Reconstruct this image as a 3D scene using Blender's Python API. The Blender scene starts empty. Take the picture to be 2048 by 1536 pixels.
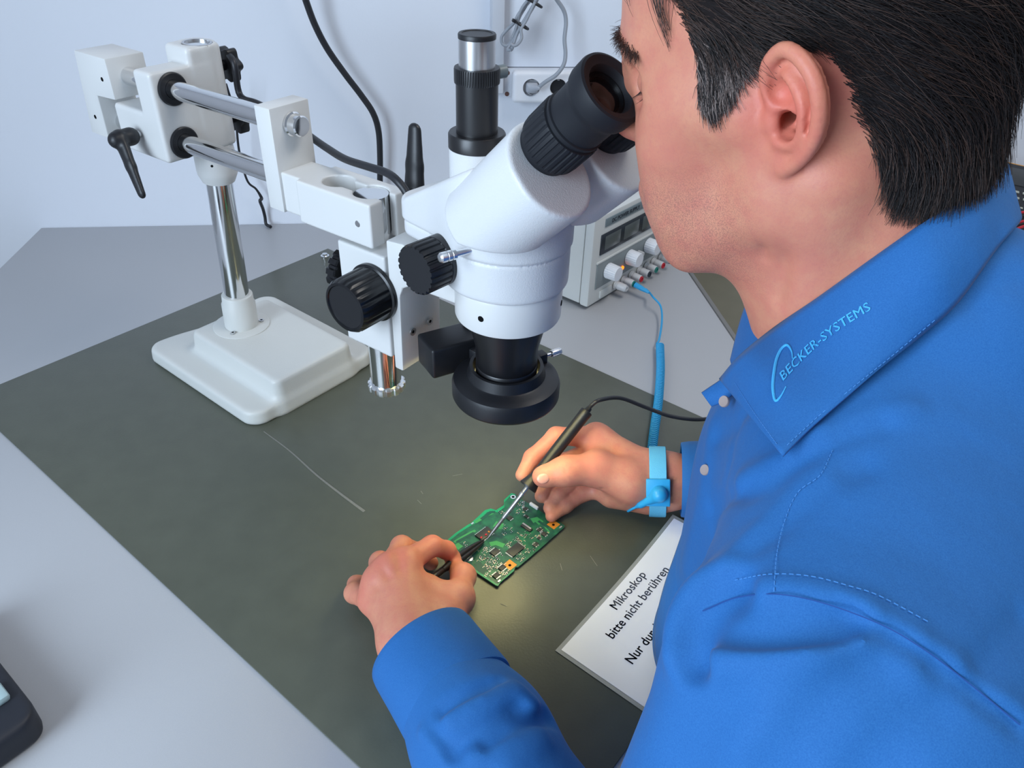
import bpy, bmesh, math, random
import numpy as np
from mathutils import Vector, Matrix

random.seed(7)
rng = np.random.default_rng(7)
SC = bpy.context.scene
COL = SC.collection

# ------------------------------------------------------------------ camera
# metres; the worktop is z = 0, camera 0.62 m above it, pitched 35.5 deg down, rolled 1.9 deg
CAM_F, CAM_PITCH, CAM_ROLL, CAM_H = 1545.0, math.radians(35.5), math.radians(1.9), 0.62
_F = np.array([0, math.cos(CAM_PITCH), -math.sin(CAM_PITCH)])
_U0 = np.array([0, math.sin(CAM_PITCH), math.cos(CAM_PITCH)])
_R0 = np.array([1.0, 0, 0])
_R = math.cos(CAM_ROLL) * _R0 + math.sin(CAM_ROLL) * _U0
_U = -math.sin(CAM_ROLL) * _R0 + math.cos(CAM_ROLL) * _U0
_C = np.array([0, 0, CAM_H])
cam_data = bpy.data.cameras.new('camera')
cam = bpy.data.objects.new('camera', cam_data)
COL.objects.link(cam)
cam_data.sensor_width = 36.0
cam_data.lens = CAM_F * 36.0 / 2048.0
cam_data.clip_start = 0.01
cam.matrix_world = Matrix(((_R[0], _U[0], -_F[0], _C[0]), (_R[1], _U[1], -_F[1], _C[1]),
                           (_R[2], _U[2], -_F[2], _C[2]), (0, 0, 0, 1)))
SC.camera = cam

# ------------------------------------------------------------------ light
world = bpy.data.worlds.new('world')
SC.world = world
world.use_nodes = True
world.node_tree.nodes['Background'].inputs[0].default_value = (0.70, 0.82, 1.0, 1)
world.node_tree.nodes['Background'].inputs[1].default_value = 0.33


def area_light(name, loc, target, sx, sy, power, color):
    d = bpy.data.lights.new(name, 'AREA')
    d.shape = 'RECTANGLE'
    d.size, d.size_y, d.energy, d.color = sx, sy, power, color
    o = bpy.data.objects.new(name, d)
    COL.objects.link(o)
    o.location = loc
    o.rotation_euler = (Vector(target) - Vector(loc)).to_track_quat('-Z', 'Y').to_euler()
    return o


# daylight from the window in the left wall (behind the camera) and the ceiling luminaire of the room
area_light('window_daylight', (-1.26, -1.15, 0.90), (-0.26, -1.00, 0.72), 1.7, 1.35, 86, (0.68, 0.83, 1.0))
area_light('ceiling_luminaire', (0.95, 0.55, 2.0), (0.35, 0.75, 0.0), 1.2, 0.5, 17, (1.0, 0.97, 0.93))

SC.view_settings.view_transform = 'Standard'
SC.view_settings.look = 'None'
SC.view_settings.exposure = 0.0
SC.view_settings.gamma = 1.0
SC.view_settings.use_curve_mapping = False


# ------------------------------------------------------------------ survey helpers
def ray(u, v):
    return _F + _R * (u - 1024) / CAM_F + _U * (768 - v) / CAM_F


def PZ(u, v, z=0.0):
    """photo point (u, v) that stands at height z above the worktop"""
    r = ray(u, v)
    return _C + r * ((z - CAM_H) / r[2])


def PD(u, v, d):
    """photo point (u, v) at distance d in front of the camera"""
    return _C + ray(u, v) * d


# ------------------------------------------------------------------ materials
def srgb(r, g, b):
    f = lambda c: c / 12.92 if c <= 0.04045 else ((c + 0.055) / 1.055) ** 2.4
    return (f(r / 255), f(g / 255), f(b / 255), 1)


MATS = {}


def material(name, col, rough=0.5, metal=0.0, spec=0.5, var=0.0, vscale=40.0, bump=0.0, bscale=200.0,
             col2=None, sss=0.0, sssr=(0.01, 0.004, 0.002), sheen=0.0, emit=0.0, alpha=1.0, coat=0.0, vdetail=4.0):
    m = bpy.data.materials.new(name)
    m.use_nodes = True
    nt = m.node_tree
    b = nt.nodes['Principled BSDF']
    b.inputs['Base Color'].default_value = col
    b.inputs['Roughness'].default_value = rough
    b.inputs['Metallic'].default_value = metal
    b.inputs['Specular IOR Level'].default_value = spec
    if sheen:
        b.inputs['Sheen Weight'].default_value = sheen
        b.inputs['Sheen Roughness'].default_value = 0.4
    if coat:
        b.inputs['Coat Weight'].default_value = coat
        b.inputs['Coat Roughness'].default_value = 0.1
    if sss:
        b.inputs['Subsurface Weight'].default_value = sss
        b.inputs['Subsurface Radius'].default_value = (1, 0.4, 0.25)
        b.inputs['Subsurface Scale'].default_value = sssr[0]
    if emit:
        b.inputs['Emission Color'].default_value = col
        b.inputs['Emission Strength'].default_value = emit
    if alpha < 1:
        b.inputs['Alpha'].default_value = alpha
    tc = nt.nodes.new('ShaderNodeTexCoord')
    if var or col2:
        n = nt.nodes.new('ShaderNodeTexNoise')
        n.inputs['Scale'].default_value = vscale
        n.inputs['Detail'].default_value = vdetail
        nt.links.new(tc.outputs['Object'], n.inputs['Vector'])
        mix = nt.nodes.new('ShaderNodeMix')
        mix.data_type = 'RGBA'
        c2 = col2 if col2 else tuple(min(1, c * (1 + var)) for c in col[:3]) + (1,)
        c1 = col if col2 else tuple(c * (1 - var) for c in col[:3]) + (1,)
        mix.inputs[6].default_value = c1
        mix.inputs[7].default_value = c2
        rmp = nt.nodes.new('ShaderNodeMapRange')
        rmp.inputs['From Min'].default_value = 0.3
        rmp.inputs['From Max'].default_value = 0.7
        nt.links.new(n.outputs['Fac'], rmp.inputs['Value'])
        nt.links.new(rmp.outputs['Result'], mix.inputs['Factor'])
        nt.links.new(mix.outputs[2], b.inputs['Base Color'])
    if bump:
        n2 = nt.nodes.new('ShaderNodeTexNoise')
        n2.inputs['Scale'].default_value = bscale
        n2.inputs['Detail'].default_value = 3
        nt.links.new(tc.outputs['Object'], n2.inputs['Vector'])
        bp = nt.nodes.new('ShaderNodeBump')
        bp.inputs['Strength'].default_value = bump
        bp.inputs['Distance'].default_value = 0.001
        nt.links.new(n2.outputs['Fac'], bp.inputs['Height'])
        nt.links.new(bp.outputs['Normal'], b.inputs['Normal'])
    MATS[name] = m
    return m


material('wall_paint', srgb(226, 230, 238), 0.9, spec=0.1, var=0.015, vscale=3, bump=0.15, bscale=260)
material('desk_laminate', srgb(178, 180, 184), 0.45, spec=0.3, var=0.02, vscale=900, bump=0.05, bscale=1500)
material('desk_edge', srgb(120, 118, 116), 0.5, spec=0.4)
material('floor_vinyl', srgb(105, 104, 90), 0.6, var=0.06, vscale=60)
material('mat_rubber', srgb(84, 87, 76), 0.34, spec=0.45, var=0.06, vscale=35, bump=0.10, bscale=420)
material('mat_scuff', srgb(128, 128, 122), 0.7, var=0.15, vscale=900)
material('enamel', srgb(216, 216, 214), 0.32, spec=0.45, bump=0.05, bscale=500)
material('enamel_textured', srgb(212, 213, 214), 0.38, spec=0.45, bump=0.22, bscale=900)
material('enamel_base', srgb(206, 207, 203), 0.42, spec=0.4, var=0.01, vscale=20, bump=0.12, bscale=700)
material('chrome', (0.78, 0.79, 0.80, 1), 0.09, metal=1.0)
material('steel', (0.62, 0.62, 0.63, 1), 0.3, metal=1.0)
material('aluminium', (0.86, 0.87, 0.88, 1), 0.3, metal=1.0)
material('black_plastic', srgb(24, 25, 29), 0.42, spec=0.5, bump=0.06, bscale=900)
material('black_gloss', srgb(16, 17, 21), 0.28, spec=0.5)
material('black_anodised', srgb(20, 20, 23), 0.36, spec=0.6)
material('eye_glass', srgb(14, 10, 14), 0.10, spec=0.35)
material('rubber', srgb(25, 27, 33), 0.6, spec=0.35, bump=0.05, bscale=1200)
material('dark_hole', srgb(14, 14, 15), 0.8, spec=0.1)
material('black_cable', srgb(32, 33, 38), 0.45)
material('grey_cable', srgb(150, 155, 163), 0.5)
material('plastic_white', srgb(228, 230, 235), 0.35, spec=0.5)
material('plastic_grey', srgb(196, 197, 199), 0.4)
material('duct_white', srgb(206, 209, 216), 0.55)
material('psu_case', srgb(205, 207, 205), 0.5, bump=0.06, bscale=900)
material('psu_panel', srgb(128, 136, 138), 0.45)
material('psu_dark', srgb(42, 48, 56), 0.22)
material('psu_display', srgb(86, 92, 92), 0.25)
material('psu_plate', srgb(116, 130, 136), 0.4)
material('ink', srgb(42, 50, 62), 0.7)
material('red_plastic', srgb(190, 30, 48), 0.4)
material('green_plastic', srgb(20, 120, 110), 0.4)
material('led_orange', srgb(255, 110, 20), 0.4, emit=3.0)
material('led_warm', (1.0, 0.88, 0.40, 1), 0.4, emit=30.0)
material('cyan_plastic', srgb(45, 160, 216), 0.42)
material('cyan_band', srgb(98, 188, 226), 0.7, bump=0.4, bscale=1500)
material('paper', srgb(240, 241, 250), 0.25, spec=0.5)
material('laminate_film', srgb(150, 152, 148), 0.15, spec=0.6)
material('print_ink', srgb(66, 72, 92), 0.6)
material('pcb_green', srgb(12, 58, 54), 0.32, spec=0.6, col2=srgb(30, 112, 76), vscale=120, vdetail=6)
material('pcb_edge', srgb(8, 150, 100), 0.35, spec=0.6)
material('pcb_pour', srgb(58, 150, 88), 0.4, spec=0.5)
material('pcb_trace', srgb(18, 78, 66), 0.4, spec=0.5)
material('chip_black', srgb(44, 46, 48), 0.5)
material('solder', (0.82, 0.83, 0.85, 1), 0.3, metal=0.9)
material('copper_pad', srgb(214, 140, 52), 0.4, metal=0.3)
material('smd_tan', srgb(190, 170, 130), 0.5)
material('device_dark', srgb(30, 33, 42), 0.55)
material('device_button', srgb(170, 196, 200), 0.35)
material('meter_body', srgb(40, 42, 47), 0.5)
material('meter_holster', srgb(214, 148, 38), 0.5)
material('meter_lcd', srgb(62, 64, 66), 0.3)
material('meter_key', srgb(176, 180, 170), 0.5)
material('meter_blue', srgb(96, 160, 205), 0.5)
material('hair_dark', srgb(32, 28, 29), 0.5, spec=0.3)
material('tweezer_black', srgb(20, 20, 23), 0.35, spec=0.6)
material('screw_brown', srgb(98, 66, 58), 0.6)
material('grey_plug', srgb(168, 172, 180), 0.45)
material('iron_tip', (0.36, 0.35, 0.34, 1), 0.35, metal=0.9)
material('cabinet_olive', srgb(122, 118, 100), 0.6, var=0.04, vscale=30)


# ------------------------------------------------------------------ mesh helpers
def link(name, me, mat, parent=None, smooth=False):
    o = bpy.data.objects.new(name, me)
    COL.objects.link(o)
    if mat:
        if not me.materials:
            me.materials.append(MATS[mat])
    if smooth:
        me.polygons.foreach_set('use_smooth', np.ones(len(me.polygons), dtype=bool))
    if parent is not None:
        o.parent = parent
        r = parent
        off = Vector((0, 0, 0))
        while r is not None:
            off -= Vector(r.location)
            r = r.parent
        o.location = off
    return o


def thing(name, label, cat, base, group=None):
    o = bpy.data.objects.new(name, None)
    o.empty_display_size = 0.02
    COL.objects.link(o)
    o.location = Vector([float(c) for c in base])
    return tag(o, label, cat, group)


def tag(o, label, cat, group=None):
    o['label'] = label
    o['category'] = cat
    if group:
        o['group'] = group
    return o


def frame(axis, up=(0, 0, 1)):
    """3x3 with columns x, y, z where z = axis"""
    z = np.array(axis, float)
    z /= np.linalg.norm(z)
    u = np.array(up, float)
    if abs(z @ u) > 0.99 * np.linalg.norm(u):
        u = np.array([1.0, 0, 0])
    x = np.cross(u, z)
    x /= np.linalg.norm(x)
    y = np.cross(z, x)
    return np.array([x, y, z]).T


def mesh_from(name, V, Fc):
    me = bpy.data.meshes.new(name)
    me.from_pydata([tuple(map(float, v)) for v in V], [], [tuple(map(int, f)) for f in Fc])
    me.update()
    return me


def sharp(o, deg=35):
    """smooth shading with edges sharper than deg kept crisp"""
    me = o.data
    bm = bmesh.new()
    bm.from_mesh(me)
    lim = math.radians(deg)
    for e in bm.edges:
        e.smooth = not (len(e.link_faces) == 2 and e.calc_face_angle(0) > lim)
    for f in bm.faces:
        f.smooth = True
    bm.to_mesh(me)
    bm.free()
    return o


def lathe(name, prof, o, axis, mat, parent=None, n=48, up=(0, 0, 1), flutes=0, fl_depth=0.0, fl_range=None, deg=35):
    """prof: list of (radius, height along axis) from base o"""
    M = frame(axis, up)
    o = np.array(o, float)
    if flutes:
        n = flutes * 8
    V, Fc = [], []
    for i, (r, h) in enumerate(prof):
        for k in range(n):
            a = 2 * math.pi * k / n
            rr = r
            if flutes and fl_range and fl_range[0] <= i <= fl_range[1]:
                rr = r - fl_depth * (1 if (k % 8) in (0, 1, 2) else 0.0)
            V.append(o + M @ np.array([rr * math.cos(a), rr * math.sin(a), h]))
    for i in range(len(prof) - 1):
        for k in range(n):
            k2 = (k + 1) % n
            Fc.append((i * n + k, i * n + k2, (i + 1) * n + k2, (i + 1) * n + k))
    if prof[0][0] > 1e-6:
        Fc.append(tuple(reversed(range(n))))
    if prof[-1][0] > 1e-6:
        Fc.append(tuple((len(prof) - 1) * n + k for k in range(n)))
    me = mesh_from(name, V, Fc)
    bm = bmesh.new()
    bm.from_mesh(me)
    bmesh.ops.remove_doubles(bm, verts=bm.verts, dist=1e-7)
    bmesh.ops.recalc_face_normals(bm, faces=bm.faces)
    bm.to_mesh(me)
    bm.free()
    return sharp(link(name, me, mat, parent), deg)


def ring_solid(name, prof, o, axis, mat, parent=None, n=64, deg=35):
    """closed profile loop (r, h) revolved: a solid ring"""
    M = frame(axis)
    o = np.array(o, float)
    V, Fc = [], []
    m = len(prof)
    for (r, h) in prof:
        for k in range(n):
            a = 2 * math.pi * k / n
            V.append(o + M @ np.array([r * math.cos(a), r * math.sin(a), h]))
    for i in range(m):
        j = (i + 1) % m
        for k in range(n):
            k2 = (k + 1) % n
            Fc.append((i * n + k, i * n + k2, j * n + k2, j * n + k))
    me = mesh_from(name, V, Fc)
    bm = bmesh.new()
    bm.from_mesh(me)
    bmesh.ops.recalc_face_normals(bm, faces=bm.faces)
    bm.to_mesh(me)
    bm.free()
    return sharp(link(name, me, mat, parent), deg)


def box(name, c, size, mat, parent=None, R=None, bevel=0.0, seg=2):
    """box centred at c, edges along the columns of R"""
    R = np.eye(3) if R is None else np.array(R)
    bm = bmesh.new()
    bmesh.ops.create_cube(bm, size=1.0)
    for v in bm.verts:
        v.co = Vector((v.co.x * size[0], v.co.y * size[1], v.co.z * size[2]))
    if bevel:
        bmesh.ops.bevel(bm, geom=list(bm.edges), offset=bevel, segments=seg, profile=0.5, affect='EDGES')
    for v in bm.verts:
        v.co = Vector(np.array(c) + R @ np.array(v.co))
    me = bpy.data.meshes.new(name)
    bm.to_mesh(me)
    bm.free()
    o = link(name, me, mat, parent)
    return sharp(o, 40) if bevel else o


def prism(name, poly, h, o, ex, ey, ez, mat, parent=None, bevel=0.0, seg=2, holes=None):
    """polygon (x, y) in plane ex, ey at o, extruded h along ez"""
    o, ex, ey, ez = (np.array(k, float) for k in (o, ex, ey, ez))
    bm = bmesh.new()
    vs = [bm.verts.new((x, y, 0)) for x, y in poly]
    f = bm.faces.new(vs)
    r = bmesh.ops.extrude_face_region(bm, geom=[f])
    for e in r['geom']:
        if isinstance(e, bmesh.types.BMVert):
            e.co.z += h
    bmesh.ops.recalc_face_normals(bm, faces=bm.faces)
    if bevel:
        bmesh.ops.bevel(bm, geom=list(bm.edges), offset=bevel, segments=seg, profile=0.5, affect='EDGES', clamp_overlap=True)
    for v in bm.verts:
        v.co = Vector(o + ex * v.co.x + ey * v.co.y + ez * v.co.z)
    bmesh.ops.recalc_face_normals(bm, faces=bm.faces)
    me = bpy.data.meshes.new(name)
    bm.to_mesh(me)
    bm.free()
    return sharp(link(name, me, mat, parent), 40)


def catmull(pts, sub=8):
    P = [np.array(p, float) for p in pts]
    P = [2 * P[0] - P[1]] + P + [2 * P[-1] - P[-2]]
    out = []
    for i in range(1, len(P) - 2):
        a, b, c, d = P[i - 1], P[i], P[i + 1], P[i + 2]
        for s in range(sub):
            t = s / sub
            out.append(0.5 * ((2 * b) + (c - a) * t + (2 * a - 5 * b + 4 * c - d) * t * t + (3 * b - a - 3 * c + d) * t ** 3))
    out.append(P[-2])
    return np.array(out)


def tube_arrays(pts, rad, n=8, cap=True):
    P = np.array(pts, float)
    m = len(P)
    rad = np.full(m, rad) if np.isscalar(rad) else np.array(rad, float)
    T = np.gradient(P, axis=0)
    T /= np.linalg.norm(T, axis=1)[:, None] + 1e-12
    x = np.cross(T[0], [0.3, 0.5, 0.81])
    x /= np.linalg.norm(x)
    V, Fc = [], []
    for i in range(m):
        x = x - T[i] * (x @ T[i])
        x /= np.linalg.norm(x) + 1e-12
        y = np.cross(T[i], x)
        for k in range(n):
            a = 2 * math.pi * k / n
            V.append(P[i] + rad[i] * (x * math.cos(a) + y * math.sin(a)))
    for i in range(m - 1):
        for k in range(n):
            k2 = (k + 1) % n
            Fc.append((i * n + k, i * n + k2, (i + 1) * n + k2, (i + 1) * n + k))
    if cap:
        Fc.append(tuple(reversed(range(n))))
        Fc.append(tuple((m - 1) * n + k for k in range(n)))
    return V, Fc


def tube(name, pts, rad, mat, parent=None, n=10, smooth_sub=0, deg=50):
    if smooth_sub:
        if not np.isscalar(rad):
            q = catmull([(*p, r) for p, r in zip(pts, rad)], smooth_sub)
            pts, rad = q[:, :3], q[:, 3]
        else:
            pts = catmull(pts, smooth_sub)
    V, Fc = tube_arrays(pts, rad, n)
    return sharp(link(name, mesh_from(name, V, Fc), mat, parent), deg)


def join_arrays(lst):
    V, Fc, k = [], [], 0
    for v, f in lst:
        V.extend(v)
        Fc.extend([tuple(i + k for i in q) for q in f])
        k += len(v)
    return V, Fc


def text_mesh(txt, size, align='LEFT', bold=0.0, extrude=0.0, res=3, spacing=1.0):
    """2-D lettering as vertex array and faces"""
    cu = bpy.data.curves.new('lettering', 'FONT')
    cu.body = txt
    cu.size = size
    cu.align_x = align
    cu.offset = bold
    cu.resolution_u = res
    cu.space_character = spacing
    ob = bpy.data.objects.new('lettering', cu)
    COL.objects.link(ob)
    dg = bpy.context.evaluated_depsgraph_get()
    dg.update()
    me = bpy.data.meshes.new_from_object(ob.evaluated_get(dg))
    V = np.array([v.co[:] for v in me.vertices])
    Fc = [tuple(p.vertices) for p in me.polygons]
    bpy.data.objects.remove(ob)
    bpy.data.curves.remove(cu)
    bpy.data.meshes.remove(me)
    return V, Fc


# ------------------------------------------------------------------ implicit-surface sculpting
def smin(a, b, k):
    if k <= 0:
        return np.minimum(a, b)
    h = np.clip(0.5 + 0.5 * (b - a) / k, 0, 1)
    return b * (1 - h) + a * h - k * h * (1 - h)


class Sculpt:
    def __init__(self):
        self.ops = []

    def _add(self, kind, fn, c, r, k):
        self.ops.append((kind, fn, np.array(c, float), r, k))
        return self

    def cone(self, a, b, ra, rb, k=0.0, kind='u', squash=None):
        a, b = np.array(a, float), np.array(b, float)
        ab = b - a
        L2 = ab @ ab + 1e-12

        def fn(P):
            q = P - a
            t = np.clip(q @ ab / L2, 0, 1)
            q = q - t[:, None] * ab
            if squash is not None:
                n, s = squash
                w = q @ n
                q = q + (s - 1) * w[:, None] * n
            return np.sqrt((q * q).sum(1)) - (ra + t * (rb - ra))
        ext = 1.0 if squash is None else max(1.0, 1 / squash[1])
        return self._add(kind, fn, (a + b) / 2, np.sqrt(L2) / 2 + max(ra, rb) * ext, k)

    def chain(self, pts, rads, k=0.0, kind='u', squash=None):
        for i in range(len(pts) - 1):
            self.cone(pts[i], pts[i + 1], rads[i], rads[i + 1], k, kind, squash)
        return self

    def limb(self, pts, rads, ki, k, kind='u'):
        """one smoothly jointed limb, joined to the rest with its own radius k"""
        pts = [np.array(p, float) for p in pts]

        def fn(P):
            d = None
            for i in range(len(pts) - 1):
                ab = pts[i + 1] - pts[i]
                q = P - pts[i]
                t = np.clip(q @ ab / (ab @ ab + 1e-12), 0, 1)
                q = q - t[:, None] * ab
                e = np.sqrt((q * q).sum(1)) - (rads[i] + t * (rads[i + 1] - rads[i]))
                d = e if d is None else smin(d, e, ki)
            return d
        A = np.array(pts)
        c = (A.max(0) + A.min(0)) / 2
        return self._add(kind, fn, c, np.linalg.norm(A - c, axis=1).max() + max(rads) + ki, k)

    def line(self, pts, rads, k=0.0, kind='u'):
        """one tube along a polyline"""
        pts = np.array(pts, float)
        rads = np.full(len(pts), rads) if np.isscalar(rads) else np.array(rads, float)

        def fn(P):
            d = np.full(len(P), 9.0)
            for i in range(len(pts) - 1):
                ab = pts[i + 1] - pts[i]
                q = P - pts[i]
                t = np.clip(q @ ab / (ab @ ab + 1e-12), 0, 1)
                q = q - t[:, None] * ab
                d = np.minimum(d, np.sqrt((q * q).sum(1)) - (rads[i] + t * (rads[i + 1] - rads[i])))
            return d
        c = (pts.max(0) + pts.min(0)) / 2
        return self._add(kind, fn, c, np.linalg.norm(pts - c, axis=1).max() + rads.max(), k)

    def ball(self, c, r, k=0.0, kind='u'):
        c = np.array(c, float)
        return self._add(kind, lambda P: np.sqrt(((P - c) ** 2).sum(1)) - r, c, r, k)

    def ell(self, c, r, R=None, k=0.0, kind='u'):
        c, r = np.array(c, float), np.array(r, float)
        R = np.eye(3) if R is None else np.array(R, float)

        def fn(P):
            q = (P - c) @ R
            k0 = np.sqrt(((q / r) ** 2).sum(1))
            k1 = np.sqrt(((q / (r * r)) ** 2).sum(1)) + 1e-9
            return k0 * (k0 - 1) / k1
        return self._add(kind, fn, c, r.max() * 1.5 + 0.004, k)

    def rbox(self, c, half, rad, R=None, k=0.0, kind='u'):
        c, half = np.array(c, float), np.array(half, float)
        R = np.eye(3) if R is None else np.array(R, float)

        def fn(P):
            q = np.abs((P - c) @ R) - (half - rad)
            return np.sqrt((np.maximum(q, 0) ** 2).sum(1)) + np.minimum(q.max(1), 0) - rad
        return self._add(kind, fn, c, np.linalg.norm(half), k)

    def fun(self, fn, c, r, k=0.0, kind='u'):
        return self._add(kind, fn, c, r, k)

    def ridge(self, pts, amp, width):
        """raise (amp > 0) or sink (amp < 0) the surface along a polyline"""
        pts = np.array(pts, float)

        def fn(P):
            d2 = np.full(len(P), 9.0)
            for i in range(len(pts) - 1):
                ab = pts[i + 1] - pts[i]
                q = P - pts[i]
                t = np.clip(q @ ab / (ab @ ab + 1e-12), 0, 1)
                q = q - t[:, None] * ab
                d2 = np.minimum(d2, (q * q).sum(1))
            return -amp * np.exp(-d2 / (width * width))
        c = (pts.max(0) + pts.min(0)) / 2
        return self._add('d', fn, c, np.linalg.norm(pts - c, axis=1).max() + 2.6 * width, 0)

    def eval(self, P, c=None, rad=None):
        d = np.full(len(P), 1.0)
        for kind, fn, oc, orad, k in self.ops:
            if c is not None and np.linalg.norm(oc - c) > orad + rad + 2 * k + 0.004:
                continue
            if kind == 'u':
                d = smin(d, fn(P), k)
            elif kind == 's':
                d = -smin(-d, fn(P), k)
            elif kind == 'i':
                d = -smin(-d, -fn(P), k)
            else:
                d = d + fn(P)
        return d

    def trace(self, u, v, d0=0.2, d1=1.2):
        """distance along photo ray (u, v) to the surface, or None"""
        r = ray(u, v)
        ts = np.linspace(d0, d1, 420)
        d = self.eval(_C + ts[:, None] * r)
        k = np.argmax(d < 0)
        if d[k] >= 0:
            return None
        if k == 0:
            return d0
        return ts[k - 1] + (ts[k] - ts[k - 1]) * d[k - 1] / (d[k - 1] - d[k])

    def mesh(self, lo, hi, h, B=20):
        lo, hi = np.array(lo, float), np.array(hi, float)
        nb = np.maximum(1, np.ceil((hi - lo) / (h * B)).astype(int))
        bi = np.stack(np.meshgrid(*[np.arange(n) for n in nb], indexing='ij'), -1).reshape(-1, 3)
        cen = lo + (bi + 0.5) * (B * h)
        hd = math.sqrt(3) / 2 * B * h
        dc = self.eval(cen)
        act = bi[np.abs(dc) < hd * 1.35 + 0.012]
        g = np.arange(B + 2)
        G = np.stack(np.meshgrid(g, g, g, indexing='ij'), -1).reshape(-1, 3)
        n = B + 2
        keys, poss, quads = [], [], []
        corners = np.array([(i, j, k) for i in (0, 1) for j in (0, 1) for k in (0, 1)])
        edges = [(a, b) for a in range(8) for b in range(a + 1, 8) if np.abs(corners[a] - corners[b]).sum() == 1]
        BIG = 1 << 20
        for b in act:
            I0 = b * B
            P = lo + (I0 + G) * h
            D = self.eval(P, lo + (I0 + n / 2) * h, math.sqrt(3) / 2 * n * h).reshape(n, n, n)
            S = D < 0
            if S.all() or not S.any():
                continue
            cs = [S[c[0]:c[0] + n - 1, c[1]:c[1] + n - 1, c[2]:c[2] + n - 1] for c in corners]
            cnt = sum(c.astype(np.int8) for c in cs)
            cells = np.argwhere((cnt > 0) & (cnt < 8))
            if not len(cells):
                continue
            cd = np.stack([D[cells[:, 0] + c[0], cells[:, 1] + c[1], cells[:, 2] + c[2]] for c in corners], 1)
            acc = np.zeros((len(cells), 3))
            num = np.zeros(len(cells))
            for a, e in edges:
                da, de = cd[:, a], cd[:, e]
                m = (da < 0) != (de < 0)
                t = np.where(m, da / np.where(m, da - de, 1), 0)
                p = corners[a] + t[:, None] * (corners[e] - corners[a])
                acc += p * m[:, None]
                num += m
            pos = lo + (I0 + cells + acc / num[:, None]) * h
            gc = I0 + cells
            keys.append((gc[:, 0] * BIG + gc[:, 1]) * BIG + gc[:, 2])
            poss.append(pos)
            for axis in range(3):
                u, v = (axis + 1) % 3, (axis + 2) % 3
                sl0 = [slice(0, B)] * 3
                A = S[tuple(slice(1, B + 1) for _ in range(3))]
                s2 = [slice(1, B + 1)] * 3
                s2[axis] = slice(2, B + 2)
                E = S[tuple(s2)]
                idx = np.argwhere(A != E) + 1
                if not len(idx):
                    continue
                flip = A[idx[:, 0] - 1, idx[:, 1] - 1, idx[:, 2] - 1]
                q = []
                for du, dv in ((-1, -1), (0, -1), (0, 0), (-1, 0)):
                    c = idx.copy()
                    c[:, u] += du
                    c[:, v] += dv
                    c = c + I0
                    q.append((c[:, 0] * BIG + c[:, 1]) * BIG + c[:, 2])
                q = np.stack(q, 1)
                q = np.where(flip[:, None], q, q[:, ::-1])
                quads.append(q)
        K = np.concatenate(keys)
        Pp = np.concatenate(poss)
        uk, first = np.unique(K, return_index=True)
        Q = np.concatenate(quads)
        j = np.searchsorted(uk, Q)
        j = np.clip(j, 0, len(uk) - 1)
        ok = (uk[j] == Q).all(1)
        return Pp[first], j[ok]


def np_mesh(name, V, Q):
    me = bpy.data.meshes.new(name)
    V = np.asarray(V, np.float32)
    Q = np.asarray(Q, np.int32)
    me.vertices.add(len(V))
    me.vertices.foreach_set('co', V.ravel())
    nl = Q.shape[1]
    me.loops.add(Q.size)
    me.loops.foreach_set('vertex_index', Q.ravel())
    me.polygons.add(len(Q))
    me.polygons.foreach_set('loop_start', np.arange(0, Q.size, nl, dtype=np.int32))
    me.polygons.foreach_set('loop_total', np.full(len(Q), nl, dtype=np.int32))
    me.update(calc_edges=True)
    me.validate()
    return me


def relax(V, Q, it=2, lam=0.5):
    V = V.copy()
    n = len(V)
    E = np.concatenate([Q[:, [0, 1]], Q[:, [1, 2]], Q[:, [2, 3]], Q[:, [3, 0]]])
    for s in range(it):
        acc = np.zeros_like(V)
        for c in range(3):
            acc[:, c] = np.bincount(E[:, 0], V[E[:, 1], c], n) + np.bincount(E[:, 1], V[E[:, 0], c], n)
        num = np.bincount(E[:, 0], minlength=n) + np.bincount(E[:, 1], minlength=n)
        V += lam * (acc / np.maximum(num, 1)[:, None] - V)
    return V


def sculpt_obj(name, S, lo, hi, h, mat, parent=None, it=1, xf=None):
    V, Q = S.mesh(lo, hi, h)
    if it:
        V = relax(V, Q, it)
    if xf is not None:
        V = xf(V)
    return link(name, np_mesh(name, V, Q), mat, parent, smooth=True)


# ================================================================== THE ROOM
WA = math.radians(7.0)
WX = np.array([math.cos(WA), math.sin(WA), 0])           # along the back wall
WN = np.array([math.sin(WA), -math.cos(WA), 0])          # out of the wall, into the room
ZZ = np.array([0, 0, 1.0])
CORNER = np.array([-0.885, 1.319, 0])                    # back-left corner of the worktop
FLOOR_Z = -0.74


def WALLP(s, h, z):
    """s metres along the back wall from the corner, h off the wall, height z"""
    return CORNER + WX * s + WN * h + ZZ * z


def structure(o):
    o['kind'] = 'structure'
    return o


RW = np.array([WX, WN, ZZ]).T
structure(box('floor', (0.4, 0.0, FLOOR_Z - 0.03), (5.6, 4.4, 0.06), 'floor_vinyl'))
structure(box('wall_back', WALLP(1.6, -0.05, 0.6), (4.4, 0.1, 2.8), 'wall_paint', R=RW))
LWD = np.array([math.cos(math.radians(-85)), math.sin(math.radians(-85)), 0])   # along the left wall towards the camera
LWN = np.array([-LWD[1], LWD[0], 0])
RL = np.array([LWD, LWN, ZZ]).T
lw = CORNER - WX * 0.60 - LWN * 0.052
wl = structure(box('wall_left', lw + LWD * 0.45 + ZZ * 0.6, (1.0, 0.1, 2.8), 'wall_paint', R=RL))
structure(box('window_sill_wall', lw + LWD * 2.2 + ZZ * -0.3, (2.5, 0.1, 0.9), 'wall_paint', R=RL)).name = 'wall_left_sill'

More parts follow.
